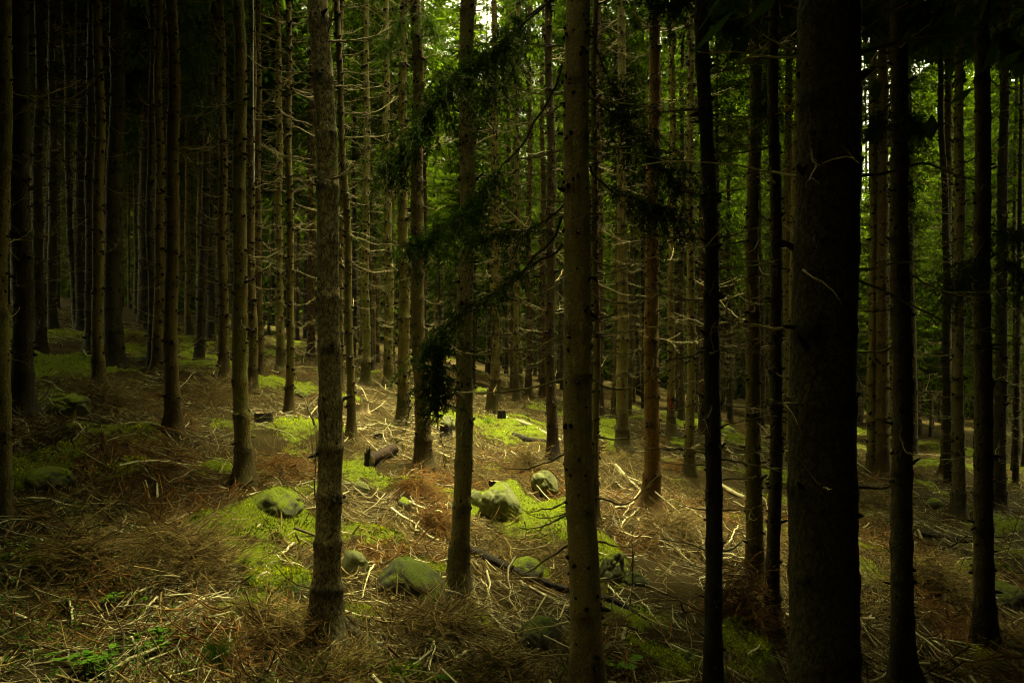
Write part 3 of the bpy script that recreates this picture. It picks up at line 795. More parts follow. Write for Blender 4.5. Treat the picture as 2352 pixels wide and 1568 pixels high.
for p in (c2((1010,370),(1060,350),(1120,325)), c2((1000,510),(1030,490),(1065,450))): branch_poly('ab', p, .010, .8)
branch_poly('ac', c2((1320,665),(1400,740),(1568,765),(1700,740)), .011, .35)
branch_poly('ac', c2((1345,885),(1420,850),(1500,810)), .008, .85)
branch_poly('ac', c2((1270,850),(1180,860),(1050,920)), .009, .4)
branch_poly('aq', [(1710,770),(1690,700),(1672,680)], .010, .9)

# ------------------------------------------------------------------ living boughs
def bough(key, pts, dens=1.0, hang=.45, spread=.22, d_off=0.0, tone=.35, mat=None, r=.013, start=.3):
    e, base, D, d, dx = NAMED[key]
    n = len(pts)
    P = np.array([at(x, y, d + d_off * (.25 + .75 * i / max(n - 1, 1))) for i, (x, y) in enumerate(pts)]) - base
    m = 24; C = spline(P, m)
    C[1:] += np.cumsum(rng.normal(0, .016, (m - 1, 3)), 0)
    L_ = np.linalg.norm(np.diff(C, axis=0), axis=1).sum()
    bm_ = MB(); V, Fq = tubes(C[None], (r * np.linspace(1, .3, m))[None], 5); bm_.add(V, Fq, 1, .05)
    # hanging secondary shoots
    ns = int(L_ * 84 * dens)
    t = start + (1 - start) * rng.random(ns) ** .85
    i = np.clip((t * (m - 1)).astype(int), 0, m - 2); u = t * (m - 1) - i
    B = C[i] * (1 - u)[:, None] + C[i + 1] * u[:, None]
    tan = norm(C[i + 1] - C[i])
    lat = np.cross(tan, [0, 0, 1.]); lat = norm(lat) * rng.normal(0, 1, (ns, 1)) * spread * 1.7 + rng.normal(0, .22, (ns, 3))
    fwd = tan * rng.uniform(.0, .5, (ns, 1))
    Lh = .78 * hang * rng.uniform(.2, 1.15, ns) * (.55 + .45 * np.sin(np.clip(t, 0, 1) * np.pi * .9)) * (.4 + 1.7 * vnoise(t * 13, t * 0 + len(pts), int(pts[0][0])) ** 1.6) * (.7 + .6 * rng.random(ns))
    k = 6; s = np.linspace(0, 1, k)[None, :, None]
    S = B[:, None] + (lat * 1.6 + fwd * .5)[:, None] * Lh[:, None, None] * (1.6 * s - .6 * s * s) + np.array([0, 0, -1.]) * Lh[:, None, None] * s ** 1.5 * rng.uniform(.35, 1.1, (ns, 1, 1)) + np.cumsum(rng.normal(0, .016, (ns, k, 3)), 1) * s
    V, Fq = tubes(S, .0035 * np.linspace(1, .5, k)[None, :] * np.ones((ns, 1)), 3); bm_.add(V, Fq, 1, .1)
    # needle sprays along every shoot
    per = 34
    q = rng.random((ns, per)) ** .8
    ii = np.clip((q * (k - 1)).astype(int), 0, k - 2); uu = (q * (k - 1) - ii)[..., None]
    r_ = np.arange(ns)[:, None]
    Pn = (S[r_, ii] * (1 - uu) + S[r_, ii + 1] * uu).reshape(-1, 3)
    dn = norm(S[r_, ii + 1] - S[r_, ii]).reshape(-1, 3)
    Dn = dn + rng.normal(0, .8, Pn.shape)
    nk = len(Pn)
    V, Fq = kites(Pn, Dn, rng.uniform(.025, .075, nk), rng.uniform(.006, .013, nk))
    bm_.add(V, Fq, 0, np.repeat(np.clip(rng.normal(tone, .2, nk), 0, 1), 4))
    link('bough', bm_.mesh('bough', [mat or NEEDLE, DEAD]), e)
bough('centre', [(1296,-40),(1251,11),(1176,70),(1113,120),(1019,187),(944,292),(873,385)], 1.5, .55, .3, -.7)
bough('centre', [(1296,-30),(1240,30),(1190,80),(1150,160),(1120,260)], .9, .6, .35, .6, .15)
bough('centre', [(1290,150),(1251,210),(1225,262),(1176,330),(1128,401),(1087,457),(1049,491),(993,525),(940,560)], .95, .45, .3, -.5, .4, start=.5)
bough('centre', [(1290,497),(1251,545),(1176,615),(1113,662),(1057,699),(1015,752),(985,800),(968,850)], .6, .5, .3, -.4, .4, start=.25)
bough('centre', [(1292,560),(1200,625),(1100,685),(1040,730),(1000,790),(975,860),(965,930)], .75, .36, .2, -.5, .5, start=.72)
bough('centre', [(1300,470),(1230,520),(1160,540),(1090,560)], .8, .5, .3, .4, .2, start=.3)
bough('centre', [(1350,195),(1386,244),(1431,292),(1457,322),(1498,375),(1540,430)], 1.2, .6, .4, .4, .2, start=.15)
bough('centre', [(1352,380),(1400,430),(1460,460),(1520,480),(1560,500)], 1.1, .6, .4, .5, .15)
bough('centre', [(1350,60),(1400,150),(1440,210),(1480,260)], .7, .5, .35, .6, .2)
bough('slim', [(1612,-20),(1580,20),(1530,40),(1480,30)], 1.4, .5, .4, .4, .1)
bough('slim', [(1618,-30),(1660,20),(1700,50),(1750,60)], 1.2, .5, .4, .5, .1)
bough('aq', [(1735,40),(1760,110),(1765,190),(1750,260)], 1.0, .6, .35, -.4, .1)
bough('aq', [(1735,0),(1700,60),(1660,110)], .9, .5, .35, .3, .1)
bough('ab', [(955,0),(930,40),(895,90),(870,130)], .9, .6, .3, -.5, .3)
bough('ab', [(955,10),(985,40),(1010,90)], .8, .6, .3, -.3, .4)
bough('aw', [(2060,225),(2090,245),(2105,275),(2115,310)], 1.0, .35, .3, -.4, .15)
bough('aw', [(2050,235),(2020,250),(1995,280)], .9, .4, .3, -.3, .15)
bough('aw', [(2060,-10),(2110,20),(2160,50),(2200,80)], 1.3, .55, .4, -.3, .12)
bough('aw', [(2050,-20),(2010,20),(1985,60)], 1.0, .55, .4, .3, .12)
bough('az', [(2260,550),(2230,600),(2200,640),(2180,680)], 1.3, .5, .4, -.4, .12)
bough('az', [(2262,560),(2300,590),(2350,640),(2400,690)], 1.6, .6, .45, -.4, .1)
bough('az', [(2262,20),(2300,50),(2350,90),(2400,110)], 1.6, .6, .45, -.4, .1)
bough('az', [(2255,-10),(2220,30),(2180,90)], 1.2, .5, .4, .3, .12)
bough('az', [(2262,480),(2310,520),(2370,540)], 1.4, .7, .4, .4, .1)
bough('l', [(400,-20),(430,30),(465,80),(500,140)], 1.0, .6, .35, .5, .15)
bough('l', [(400,60),(430,120),(455,180),(475,240)], 1.0, .7, .35, .6, .15)
bough('ah', [(1262,-20),(1220,60),(1190,140),(1170,200)], .9, .8, .35, .5, .2)

# ------------------------------------------------------------------ boulders
import bmesh
from mathutils import noise as mnoise
def rock(px, py, w, h, mat, label, seed, flat=1.0, ang=0.0, sharp=.28):
    d = ground_at(px, py + h * .38)[1]
    c = at(px, py, d)
    W_ = w / FP * d / 2; Hh = h / FP * d / 2
    bm = bmesh.new(); bmesh.ops.create_icosphere(bm, subdivisions=5 if w > 45 else 4, radius=1)
    off = Vector((seed * 3.7, seed * 1.3, seed * 2.1))
    ca, sa = math.cos(ang), math.sin(ang)
    gp = np.random.default_rng(seed * 7 + 1); planes = [(Vector(norm(gp.normal(0, 1, 3) + [0, 0, .3])), gp.uniform(.62, .9)) for _ in range(8)]
    for v in bm.verts:
        p = v.co.normalized()
        n1 = mnoise.noise(p * .9 + off); n2 = mnoise.noise(p * 2.3 + off); n3 = mnoise.noise(p * 6 + off); n4 = mnoise.noise(p * 17 + off)
        cell = mnoise.voronoi(p * 1.3 + off)[0]
        s = 1 + sharp * n1 + .13 * n2 + .035 * n3 + .012 * n4 - sharp * .35 * max(0, .16 - (cell[1] - cell[0])) / .16
        q = p * s
        for pn, pd in planes:
            e_ = q.dot(pn) - pd
            if e_ > 0: q = q - pn * e_ * .55
        q.z = max(q.z, -.75); q.z = q.z if q.z < .5 else .5 + (q.z - .5) * flat
        x, y, z = q.x * W_ * 1.2, q.y * W_ * .95, q.z * Hh * 1.35
        v.co = (x * ca - z * sa * .5, y, z + x * sa)
    me = bpy.data.meshes.new('boulder'); bm.to_mesh(me); bm.free(); me.materials.append(mat)
    me.polygons.foreach_set('use_smooth', np.ones(len(me.polygons), bool))
    o = link('boulder', me, loc=(c[0], c[1] + W_ * .45, c[2] - Hh * .4)); o.rotation_euler = (0, 0, seed * 1.7)
    tag(o, label, 'boulder', 'boulders on the forest floor')
    return o
RK, RP, RD = ROCK_MOSSY, ROCK_PALE, ROCK_DARK
for n_, a in enumerate([
    (1145, 1150, 108, 80, RP, 'rounded pale green boulder lit on top, larger of the pair right of the leaning spruce'),
    (1091, 1142, 34, 44, RP, 'small egg shaped green stone, the lesser of the pair right of the leaning spruce'),
    (622, 1158, 125, 84, RK, 'moss topped boulder with black underside before the knotty brown spruce'),
    (812, 1300, 62, 92, RP, 'angular boulder with a pale lit face right of the scaly trunk'),
    (695, 1368, 80, 55, RD, 'dark slab of rock left of the foot of the scaly trunk'),
    (640, 1385, 46, 32, RK, 'small flat mossy stone left of the dark slab by the scaly trunk'),
    (940, 1342, 170, 105, RD, 'widest mossy boulder with needle covered top and dark hollow beneath it'),
    (1410, 1306, 62, 88, RK, 'boulder with pale mossy peak right of the smooth central trunk'),
    (1458, 1335, 70, 45, RD, 'low dark stone at the right foot of the boulder with mossy peak'),
    (1212, 1304, 84, 54, RK, 'yellow green mossy boulder above the long fallen stem'),
    (1250, 1105, 58, 52, RP, 'round pale lichen boulder just left of the smooth central trunk'),
    (1245, 1480, 130, 115, RD, 'big dark mossy boulder at the lower left of the smooth central trunk'),
    (140, 935, 105, 58, RK, 'bright moss capped boulder between the two leftmost trunks and the dry sticks'),
    (102, 1092, 105, 62, RK, 'low mossy boulder among dark brush near the left edge'),
    (186, 832, 62, 40, RD, 'black boulder on the green mossy rise at left'),
    (620, 880, 66, 24, RK, 'long low mossy stone left of the slender spruce with dark foot'),
    (700, 905, 56, 24, RK, 'flat bright mossy stone touching the left side of the scaly trunk'),
    (1107, 900, 46, 24, RK, 'small flat mossy stone in front of the dim spruce by the tall stump'),
    (1671, 990, 36, 30, RK, 'small green mossy stone right of the slender black trunk'),
    (2330, 1380, 90, 75, RD, 'dark mossy boulder cut by the right edge of the photo'),
    (2300, 1545, 115, 52, RD, 'low mossy boulder in the bottom right corner'),
    (824, 1117, 38, 22, RP, 'small bare pale stone right of the scaly trunk, below the short log'),
    (925, 1156, 40, 30, RK, 'small mossy stone left of the orange brush heap'),
    (1556, 1022, 46, 16, RK, 'low brilliant yellow mossy hump left of the slim olive spruce'),
    (1026, 968, 38, 40, RP, 'pale stone half hidden by the little dark stump under the hanging bough'),
    (2008, 1365, 100, 50, RD, 'dark mossy ledge of rock right of the biggest trunk'),
    (1575, 1520, 60, 46, RD, 'mossy stone left of the foot of the slender black trunk'),
    (1480, 1428, 50, 26, RD, 'low mossy stone beside the lower end of the long fallen stem'),
    (1745, 1492, 70, 40, RD, 'dim mossy stone left of the foot of the biggest trunk'),
    (2150, 1155, 40, 20, RK, 'little green mossy stone at right between two dark trunks'),
    (1420, 1010, 60, 18, RK, 'flat mossy stone right of the smooth central trunk in the light'),
    (470, 828, 40, 20, RK, 'small mossy stone left of the thin black spruce with wide foot'),
    (320, 830, 50, 30, RD, 'dim mossy stone behind the broad dark spruce at left')]):
    rock(*a, n_ + 1, sharp=.3)

# ------------------------------------------------------------------ stumps and logs
def stump(px, py, w, h, label, pale=.6, tilt=0, ragged=.06, body=None):
    gd = ground_at(px, py + h * .5); d = gd[1]; r = w / FP * d / 2; hh = h / FP * d
    ns = 26; an = np.arange(ns) / ns * 2 * np.pi; hs = np.array([-.15, 0, .15, .35, .7, 1.0]) * hh
    V = []
    lob = 1 + .1 * np.cos(an * 5 + px) + .06 * rng.normal(size=ns)
    for i_, h_ in enumerate(hs):
        rr = r * lob * (1 + .35 * np.exp(-max(h_, 0) / (hh * .25)))
        zt = h_ + (np.where(an > 3, ragged, -ragged) + rng.normal(0, ragged * .5, ns)) * hh * (i_ == 5)
        V.append(np.stack([rr * np.cos(an) + tilt * h_, rr * np.sin(an), zt], 1))
    bm_ = MB(); m = len(hs); i = (np.arange(m - 1)[:, None] * ns + np.arange(ns)[None]); j = (np.arange(m - 1)[:, None] * ns + (np.arange(ns) + 1)[None] % ns)
    bm_.add(np.array(V), np.stack([i, j, j + ns, i + ns], -1).reshape(-1, 4))
    o = link('tree_stump', bm_.mesh('tree_stump', body or BARK_DARK), loc=Vector(gd)); tag(o, label, 'stump', 'stumps on the forest floor')
    top = V[-1]; c = top.mean(0); ring = c + (top - c) * .55
    bm_ = MB(); vv = np.concatenate([top, ring + [0, 0, -.004], [c]]); k = np.arange(ns); k2 = (k + 1) % ns
    bm_.add(vv, np.stack([k, k2, k2 + ns, k + ns], 1), 0, pale); 
    bm_.f3.append(np.stack([k + ns, k2 + ns, np.full(ns, 2 * ns)], 1)); bm_.m3.append(np.zeros(ns))
    link('cut_face', bm_.mesh('cut_face', CUT, False), o)
stump(832, 938, 30, 24, 'freshly cut stump with bright pale top before the forked foot spruce', 1.0, body=CUT)
stump(606, 972, 38, 26, 'low dark stump left of the scaly trunk beside bright moss', .0)
stump(1129, 932, 24, 46, 'tall broken yellowish stump behind the fallen pale log', .5, .05, .2, BK['g'])
stump(1153, 962, 18, 24, 'small dark stump at the end of the fallen pale log', .2)
stump(868, 998, 18, 15, 'tiny dark stump left of the close pair of spruces', .1)
stump(1024, 985, 26, 24, 'little dark stump in front of the pale stone under the hanging bough', .1)
stump(1381, 1026, 18, 14, 'tiny square stump at the right side of the smooth central trunk', .2)
stump(1141, 1103, 34, 30, 'black rotten stump above the pair of green boulders', .0)
stump(845, 1052, 14, 40, 'dark upright splintered stump at the left end of the short log', .1, 0, .25)

def log(pts, r0, r1, mat, label, lift=.5, ends=True):
    P = [ground_at(x, y) for x, y in pts]
    m = 24; C = spline(P, m); rr = np.linspace(r0, r1, m)
    hz = H(C[:, 0], C[:, 1]); C[:, 2] = .5 * C[:, 2] + .5 * hz + rr * lift * 1.2
    C[:, 2] = np.convolve(np.pad(C[:, 2], 3, mode='edge'), np.ones(7) / 7, 'valid')
    k = 14; V, Fq = tubes(C[None], (rr * (1 + rng.normal(0, .03, m)))[None], k)
    V = V.reshape(m, k, 3); V += rng.normal(0, r0 * .06, V.shape)
    c = C.mean(0)
    bm_ = MB(); bm_.add(V.reshape(-1, 3) - c, Fq)
    for e_ in (0, m - 1):
        vv = np.concatenate([V[e_], [V[e_].mean(0)]]) - c
        ar = np.arange(k); bm_.add(vv, np.stack([ar, (ar + 1) % k, np.full(k, k)], 1), 1)
    bm_.tone = [np.full(len(t), .55) for t in bm_.tone]
    o = link('fallen_log', bm_.mesh('fallen_log', [mat, CUT]), loc=Vector(c)); tag(o, label, 'log', 'fallen stems')
log([(848, 1062), (905, 1048)], .105, .1, BK['r'], 'short thick cut log with pale upper side right of the scaly trunk', .6)
log([(1078, 1278), (1190, 1330), (1300, 1368), (1400, 1402), (1490, 1462)],   .055, .032, BARK_DARK, 'long dark mossy fallen stem running behind the smooth central trunk', 1.9)
log([(1142, 966), (1215, 985), (1290, 1012)], .06, .045, STICK, 'pale peeled fallen log left of the smooth central trunk')
log([(1180, 1000), (1240, 1020), (1290, 1020)], .08, .06, BARK_DARK, 'dark fallen log below the pale peeled one')
log([(1655, 1121), (1712, 1150)], .05, .04, STICK, 'short pale peeled log between the slender black trunk and the twiggy brown one')
log([(1412, 1078), (1470, 1116)], .045, .03, STICK, 'thin pale peeled stem ending at the orange brown spruce')
log([(2100, 1232), (2160, 1238), (2232, 1246)], .06, .045, BARK_DARK, 'dark fallen log on the slope at the far right')
log([(1502, 1155), (1560, 1185), (1622, 1212)], .03, .02, BARK_DARK, 'slim dark fallen stem right of the orange brown spruce')
log([(300, 912), (355, 922)], .03, .025, STICK, 'short pale stick of wood lying before the bright edged spruce at left')
log([(1090, 1480), (1130, 1515), (1178, 1545)], .035, .03, BK['g'], 'thick mossy branch lying at the bottom left of the smooth central trunk')
log([(812, 845), (850, 850)], .05, .04, STICK, 'far pale log end behind the leaning thin spruce')

# ------------------------------------------------------------------ fallen branches one can tell apart
def c9(*p): return [(.375 * x, 980.2 + .375 * y) for x, y in p]
def c10(*p): return [(588 + .375 * x, 980.2 + .375 * y) for x, y in p]
def c5(*p): return [(.375 * x, 459.4 + .375 * y) for x, y in p]
def fallen(pts, r, tone, label, prop=.05):
    P = np.array([ground_at(x, y) for x, y in pts]); m = 18; C = spline(P, m)
    C[:, 2] = .5 * C[:, 2] + .5 * H(C[:, 0], C[:, 1]) + .05 + prop * np.sin(np.linspace(0, 3.1, m))
    C[1:-1] += rng.normal(0, .006, (m - 2, 3))
    c = C.mean(0); C = C - c
    bm_ = MB(); V, Fq = tubes(C[None], (r * np.linspace(1, .5, m) * (1 + rng.normal(0, .06, m)))[None], 6); bm_.add(V, Fq, 0, tone)
    L_ = np.linalg.norm(np.diff(C, axis=0), axis=1).sum()
    T, l = side_twigs(C[None], np.array([min(L_, 1.)]), 3, 5, (.08, .28)); V, Fq = tubes(T, np.tile(r * .35 * np.linspace(1, .4, 5), (3, 1)), 4); bm_.add(V, Fq, 0, tone)
    o = link('fallen_branch', bm_.mesh('fallen_branch', STICK), loc=Vector(c)); tag(o, label, 'branch', 'fallen branches')
for p, r, t, label in [
    (c9((770,530),(750,640),(690,860)), .014, .75, 'knobby branch standing up steeply from the dark brush at lower left'),
    (c9((840,725),(935,830),(1030,945)), .015, .8, 'straight tan branch slanting down right beside the knobby one at lower left'),
    (c9((940,825),(1080,805),(1150,775),(1290,775)), .014, .85, 'long bent tan branch lying level across the brush at lower left'),
    (c9((380,1015),(435,1110),(445,1220)), .016, .9, 'curved mottled branch like a bow near the lower left corner'),
    (c9((790,1075),(900,1060),(1030,1045)), .013, .9, 'short straight pale branch crossing two slanted ones at lower left'),
    (c9((740,1155),(860,1040),(1000,970)), .014, .7, 'branch rising right above the short straight pale one at lower left'),
    (c9((820,1250),(920,1150),(1010,1060)), .014, .75, 'branch rising right below the short straight pale one at lower left'),
    (c9((850,1250),(930,1225),(1010,1175)), .015, .6, 'thick brown branch in the middle of the lower left tangle'),
    (c9((990,1255),(1200,1190),(1380,1150),(1530,1130)), .014, .9, 'long pale branch rising gently right toward the scaly trunk foot'),
    (c9((1060,1265),(1200,1265),(1420,1340)), .013, .85, 'long branch dipping right under the gently rising pale one'),
    (c9((600,1320),(870,1315),(1010,1290)), .012, .6, 'thin level branch lowest in the lower left tangle'),
    (c9((1000,620),(1100,585),(1180,540)), .010, .75, 'short branch rising right above the lower left tangle'),
    (c9((795,1370),(830,1440),(880,1505)), .018, .5, 'thick mossy branch piece among the bilberry leaves at bottom left'),
    (c9((1095,1355),(1160,1350),(1230,1335)), .016, .7, 'short thick branch with orange end above the bilberry leaves'),
    (c9((975,1340),(940,1420)), .016, .65, 'stubby branch piece pointing down among the bilberry leaves'),
    (c5((545,1245),(620,1290),(850,1380)), .016, .95, 'long pale branch slanting right below the bright edged spruces at left'),
    (c5((50,1370),(140,1430),(210,1525)), .014, .6, 'crooked branch sloping down right at the left edge'),
    (c5((425,1435),(520,1520)), .022, .9, 'short thick white barked branch left of the straight brown spruce'),
    (c5((700,1470),(860,1465),(990,1490),(1100,1550)), .012, .8, 'long arching branch passing below the straight brown spruce foot'),
    (c5((215,1080),(320,1130),(420,1210)), .016, .55, 'dark branch leaning off the thick dark trunk near the left edge'),
    (c5((1100,1180),(1160,1140),(1200,1110)), .012, .85, 'short pale branch rising right of the straight brown spruce'),
    (c10((728,870),(690,1000),(650,1100)), .013, 1.0, 'white stick leaning upright left of the widest mossy boulder'),
    (c10((640,950),(730,850)), .011, .75, 'brown stick leaning against the white one by the angular boulder'),
    (c10((1065,1365),(1095,1450),(1050,1560)), .014, .9, 'pale crooked branch bent like an elbow at the bottom centre'),
    (c10((590,1105),(800,1160),(1140,1220)), .012, .85, 'long thin branch running from the scaly trunk root below the widest boulder'),
    (c10((150,1290),(300,1360),(450,1420)), .011, .75, 'thin branch lying left of the scaly trunk foot'),
    (c10((140,830),(200,800),(245,730)), .016, .9, 'short curved pale branch left of the scaly trunk'),
    (c10((0,1005),(60,985),(100,970)), .014, .9, 'short pale branch at the edge of the moss left of the scaly trunk'),
    (c10((60,755),(58,870)), .008, .95, 'thin white stick standing upright in the moss left of the scaly trunk'),
    (c10((1150,1340),(1270,1420),(1360,1450)), .012, .8, 'branch slanting right between the elbow bent one and the mossy thick one'),
    (c10((1375,990),(1420,1090),(1460,1210)), .013, .7, 'brown branch slanting down right of the leaning spruce foot'),
    (c11((655,640),(720,590),(780,540)), .014, .85, 'pale branch rising right below the foot of the orange brown spruce'),
    (c11((680,570),(760,470),(800,380),(870,315)), .013, .75, 'forked greenish branch propped up against the orange brown spruce'),
    (c11((590,980),(640,1080),(710,1170)), .012, .9, 'curved pale branch right of the smooth central trunk near the long stem'),
    (c11((790,1120),(830,1200),(880,1270),(960,1330)), .012, .7, 'zigzag branch between the smooth central trunk and the slender black one'),
    (c11((1130,640),(1150,690),(1170,740)), .032, .7, 'stout broken branch end sticking up left of the slender black trunk'),
    (c11((1330,730),(1360,680),(1390,620)), .012, .9, 'pale stick leaning up between the slender black trunk and the twiggy spruce'),
    (c11((1210,910),(1155,970),(1165,1060),(1210,1080)), .009, .8, 'hooked thin branch curling against the slender black trunk'),
    (c11((925,485),(1050,545),(1195,605)), .022, .6, 'straight thick branch running right from the foot of the orange brown spruce'),
    (c11((680,1430),(705,1350)), .022, .6, 'short brown piece of branch right of the smooth central trunk at the bottom'),
    (c12((1100,920),(1180,880),(1265,830)), .013, .9, 'pale branch rising right in the gloom of the right slope'),
    (c12((1010,1370),(1090,1420),(1170,1470)), .022, .9, 'white spotted branch sloping down in the lower right'),
    (c12((550,1550),(700,1530),(860,1450),(960,1360)), .014, .5, 'long greenish branch sweeping up right at the bottom by the biggest trunk'),
    (c12((545,730),(650,755),(760,790)), .012, .8, 'branch lying from the biggest trunk to the long dark spruce'),
    (c12((1010,440),(1055,400),(1030,360)), .012, .95, 'bright bent branch like an arrowhead on the right slope'),
    (c12((660,1150),(710,1165),(760,1175)), .016, .85, 'short pale branch touching the long dark spruce at right'),
    (c12((1180,860),(1220,960),(1250,1050)), .012, .7, 'branch hanging down slope left of the dark red brown spruce'),
    (c6p := [(588 + .375 * x, 459.4 + .375 * y) for x, y in ((790,1060),(792,1140),(795,1200))], .012, 1.0, 'white stick standing upright in the dry brush before the pale knotty spruce'),
    ([(588 + .375 * x, 459.4 + .375 * y) for x, y in ((540,1520),(620,1470),(690,1390))], .014, .7, 'branch leaning on the foot of the thin leaning spruce'),
    ([(588 + .375 * x, 459.4 + .375 * y) for x, y in ((610,1180),(660,1220),(690,1245))], .013, .85, 'pale branch above the cut stump slanting down right'),
    ([(588 + .375 * x, 459.4 + .375 * y) for x, y in ((830,1450),(900,1480),(950,1510))], .012, .9, 'thin pale branch lying left of the close pair of spruces'),
    ]:
    fallen(p, r, t, label)

# ------------------------------------------------------------------ heaps of dead brush
def heap(px, py, w, h, n, mat, label, droop=False, up=1.1, seed=0):
    gd = ground_at(px, py + h * .35); d = gd[1]; W_ = w / FP * d / 2; Hh = h / FP * d
    g = np.random.default_rng(seed + int(px))
    m = 6; s = np.linspace(0, 1, m)[None, :]
    x0 = g.normal(0, .45, n) * W_; y0 = g.normal(0, .4, n) * W_; az = g.uniform(0, 6.28, n); L_ = g.uniform(.25, 1.0, n) * min(W_ * 1.3, .75)
    mound = Hh * .85 * np.exp(-(x0 ** 2 + y0 ** 2) / (W_ * .6) ** 2) * g.uniform(.05, 1, n)
    el = g.normal(up * .3, .4, n)
    X_ = x0[:, None] + L_[:, None] * s * np.cos(az)[:, None]; Y_ = y0[:, None] + L_[:, None] * s * np.sin(az)[:, None]
    Z_ = H(gd[0] + x0, gd[1] + y0)[:, None] - gd[2] + mound[:, None] + L_[:, None] * (np.sin(el)[:, None] * s - (.55 if droop else .25) * s * s) + .02
    C = np.stack([X_, Y_, Z_], -1) + np.cumsum(g.normal(0, .008, (n, m, 3)), 1)
    bm_ = MB(); V, Fq = tubes(C, (.0048 * np.linspace(1, .5, m))[None] * g.uniform(.6, 1.5, (n, 1)), 3); bm_.add(V, Fq, 0, np.repeat(g.random(n), m * 3))
    T, l = side_twigs(C, L_, 5, 4, (.15, .4)); V, Fq = tubes(T, np.tile(.0032 * np.linspace(1, .6, 4), (len(T), 1)), 3); bm_.add(V, Fq, 0, np.repeat(g.random(len(T)), 12))
    o = link('brush_heap', bm_.mesh('brush_heap', mat), loc=Vector(gd)); tag(o, label, 'brush heap', 'heaps of dead brush')
for a in [
    (1005, 1175, 95, 105, 420, BRUSH, 'bright rust coloured heap of dead spruce twigs left of the leaning spruce'),
    (655, 1085, 140, 70, 420, BRUSH, 'red brown brush heap left of the scaly trunk behind the moss topped boulder'),
    (965, 1112, 110, 60, 300, BRUSH, 'brown brush heap below the foot of the right one of the close pair'),
    (1705, 1385, 140, 190, 620, BRUSH, 'tall drooping dark red brush heap between the slender black trunk and the biggest one'),
    (886, 874, 52, 50, 160, FUZZ, 'upright dry brush at the foot of the pale knotty spruce'),
    (306, 782, 64, 60, 160, FUZZ, 'dim upright tuft of dry twigs behind the broad dark spruce at left'),
    (500, 905, 150, 60, 340, FUZZ, 'wide heap of dry sticks between the straight brown spruce and the knotty one'),
    (430, 1270, 220, 110, 620, FUZZ, 'largest tangled brush heap in the lower left'),
    (175, 1270, 200, 120, 520, FUZZ, 'dark brush heap at the left edge of the bilberry leaves'),
    (260, 925, 190, 60, 380, FUZZ, 'brush heap right of the moss capped boulder at left'),
    (1215, 1055, 90, 50, 240, FUZZ, 'small brush heap above the round pale lichen boulder'),
    (1425, 912, 70, 36, 160, BRUSH, 'far rusty brush between the smooth trunk and the orange brown spruce'),
    (2140, 1345, 150, 100, 420, FUZZ, 'dim brush heap between the two long dark spruces at right'),
    (1545, 1210, 130, 60, 300, FUZZ, 'brush heap right of the foot of the orange brown spruce'),
    (1560, 1075, 70, 36, 170, BRUSH, 'little rusty brush heap left of the slim olive spruce foot'),
    (620, 1450, 170, 80, 420, FUZZ, 'brown brush heap left of the scaly trunk foot'),
    (1010, 1440, 200, 80, 460, FUZZ, 'pale twig heap below the widest mossy boulder'),
    (2010, 1140, 120, 60, 260, FUZZ, 'dim brush heap before the close pair right of the biggest trunk'),
    (1150, 1560, 160, 60, 300, FUZZ, 'tan twig heap at the bottom edge left of the smooth central trunk'),
    (780, 1540, 200, 60, 340, FUZZ, 'dark twig heap at the bottom edge below the scaly trunk')]:
    heap(*a, droop=a[5] is BRUSH)

# ------------------------------------------------------------------ ferns, grass, leafy plant, sapling
def fern(px, py, size, label, n=7, seed=1, mat=None):
    gd = ground_at(px, py); g = np.random.default_rng(seed); bm_ = MB()
    for k in range(n):
        a = g.uniform(0, 6.28); L_ = size * g.uniform(.7, 1.1); m = 22; s = np.linspace(0, 1, m)
        C = np.stack([L_ * s * math.cos(a) * .9, L_ * s * math.sin(a) * .9, L_ * (.75 * s - .62 * s * s)], 1)
        V, Fq = tubes(C[None], (.004 * np.linspace(1, .3, m))[None], 3); bm_.add(V, Fq, 0, .4)
        t = norm(np.gradient(C, axis=0)); sd = norm(np.cross(t, [0, 0, 1.]))
        pl = L_ * .3 * np.sin(np.clip(s * 1.02 + .06, 0, 1) * np.pi) ** .8 + .01
        for q in (1, -1):
            for off in (0, .5):
                i0 = np.arange(2, m - 1); P = C[i0] + (C[i0 + 1] - C[i0]) * off
                D = sd[i0] * q + t[i0] * .45 + np.array([0, 0, -.18])
                V, Fq = kites(P, D, pl[i0], .016 + pl[i0] * .12, np.cross(D, np.array([0, 0, 1.0]) + 0 * D) * 0 + np.array([0.03, .02, 1.0]))
                bm_.add(V, Fq, 0, np.repeat(np.clip(g.normal(.7, .2, len(i0)), 0, 1), 4))
    o = link('fern', bm_.mesh('fern', mat or LEAF), loc=Vector(gd)); tag(o, label, 'fern', 'ferns at the near edge')
fern(1420, 1545, .34, 'bright green fern at the bottom right of the smooth central trunk', 9, 3, GRASSM)
fern(1365, 1500, .22, 'small fern touching the right side of the smooth central trunk', 6, 4, GRASSM)
fern(920, 1550, .26, 'light green fern at the bottom edge right of the scaly trunk', 8, 5, GRASSM)
fern(1010, 1560, .2, 'tiny fern at the bottom edge below the elbow bent branch', 6, 6)
fern(1385, 1290, .16, 'tiny green fern above the mossy slope right of the central trunk', 5, 7)
fern(1410, 1450, .18, 'little pale fern beside the lower end of the long fallen stem', 6, 8, GRASSM)
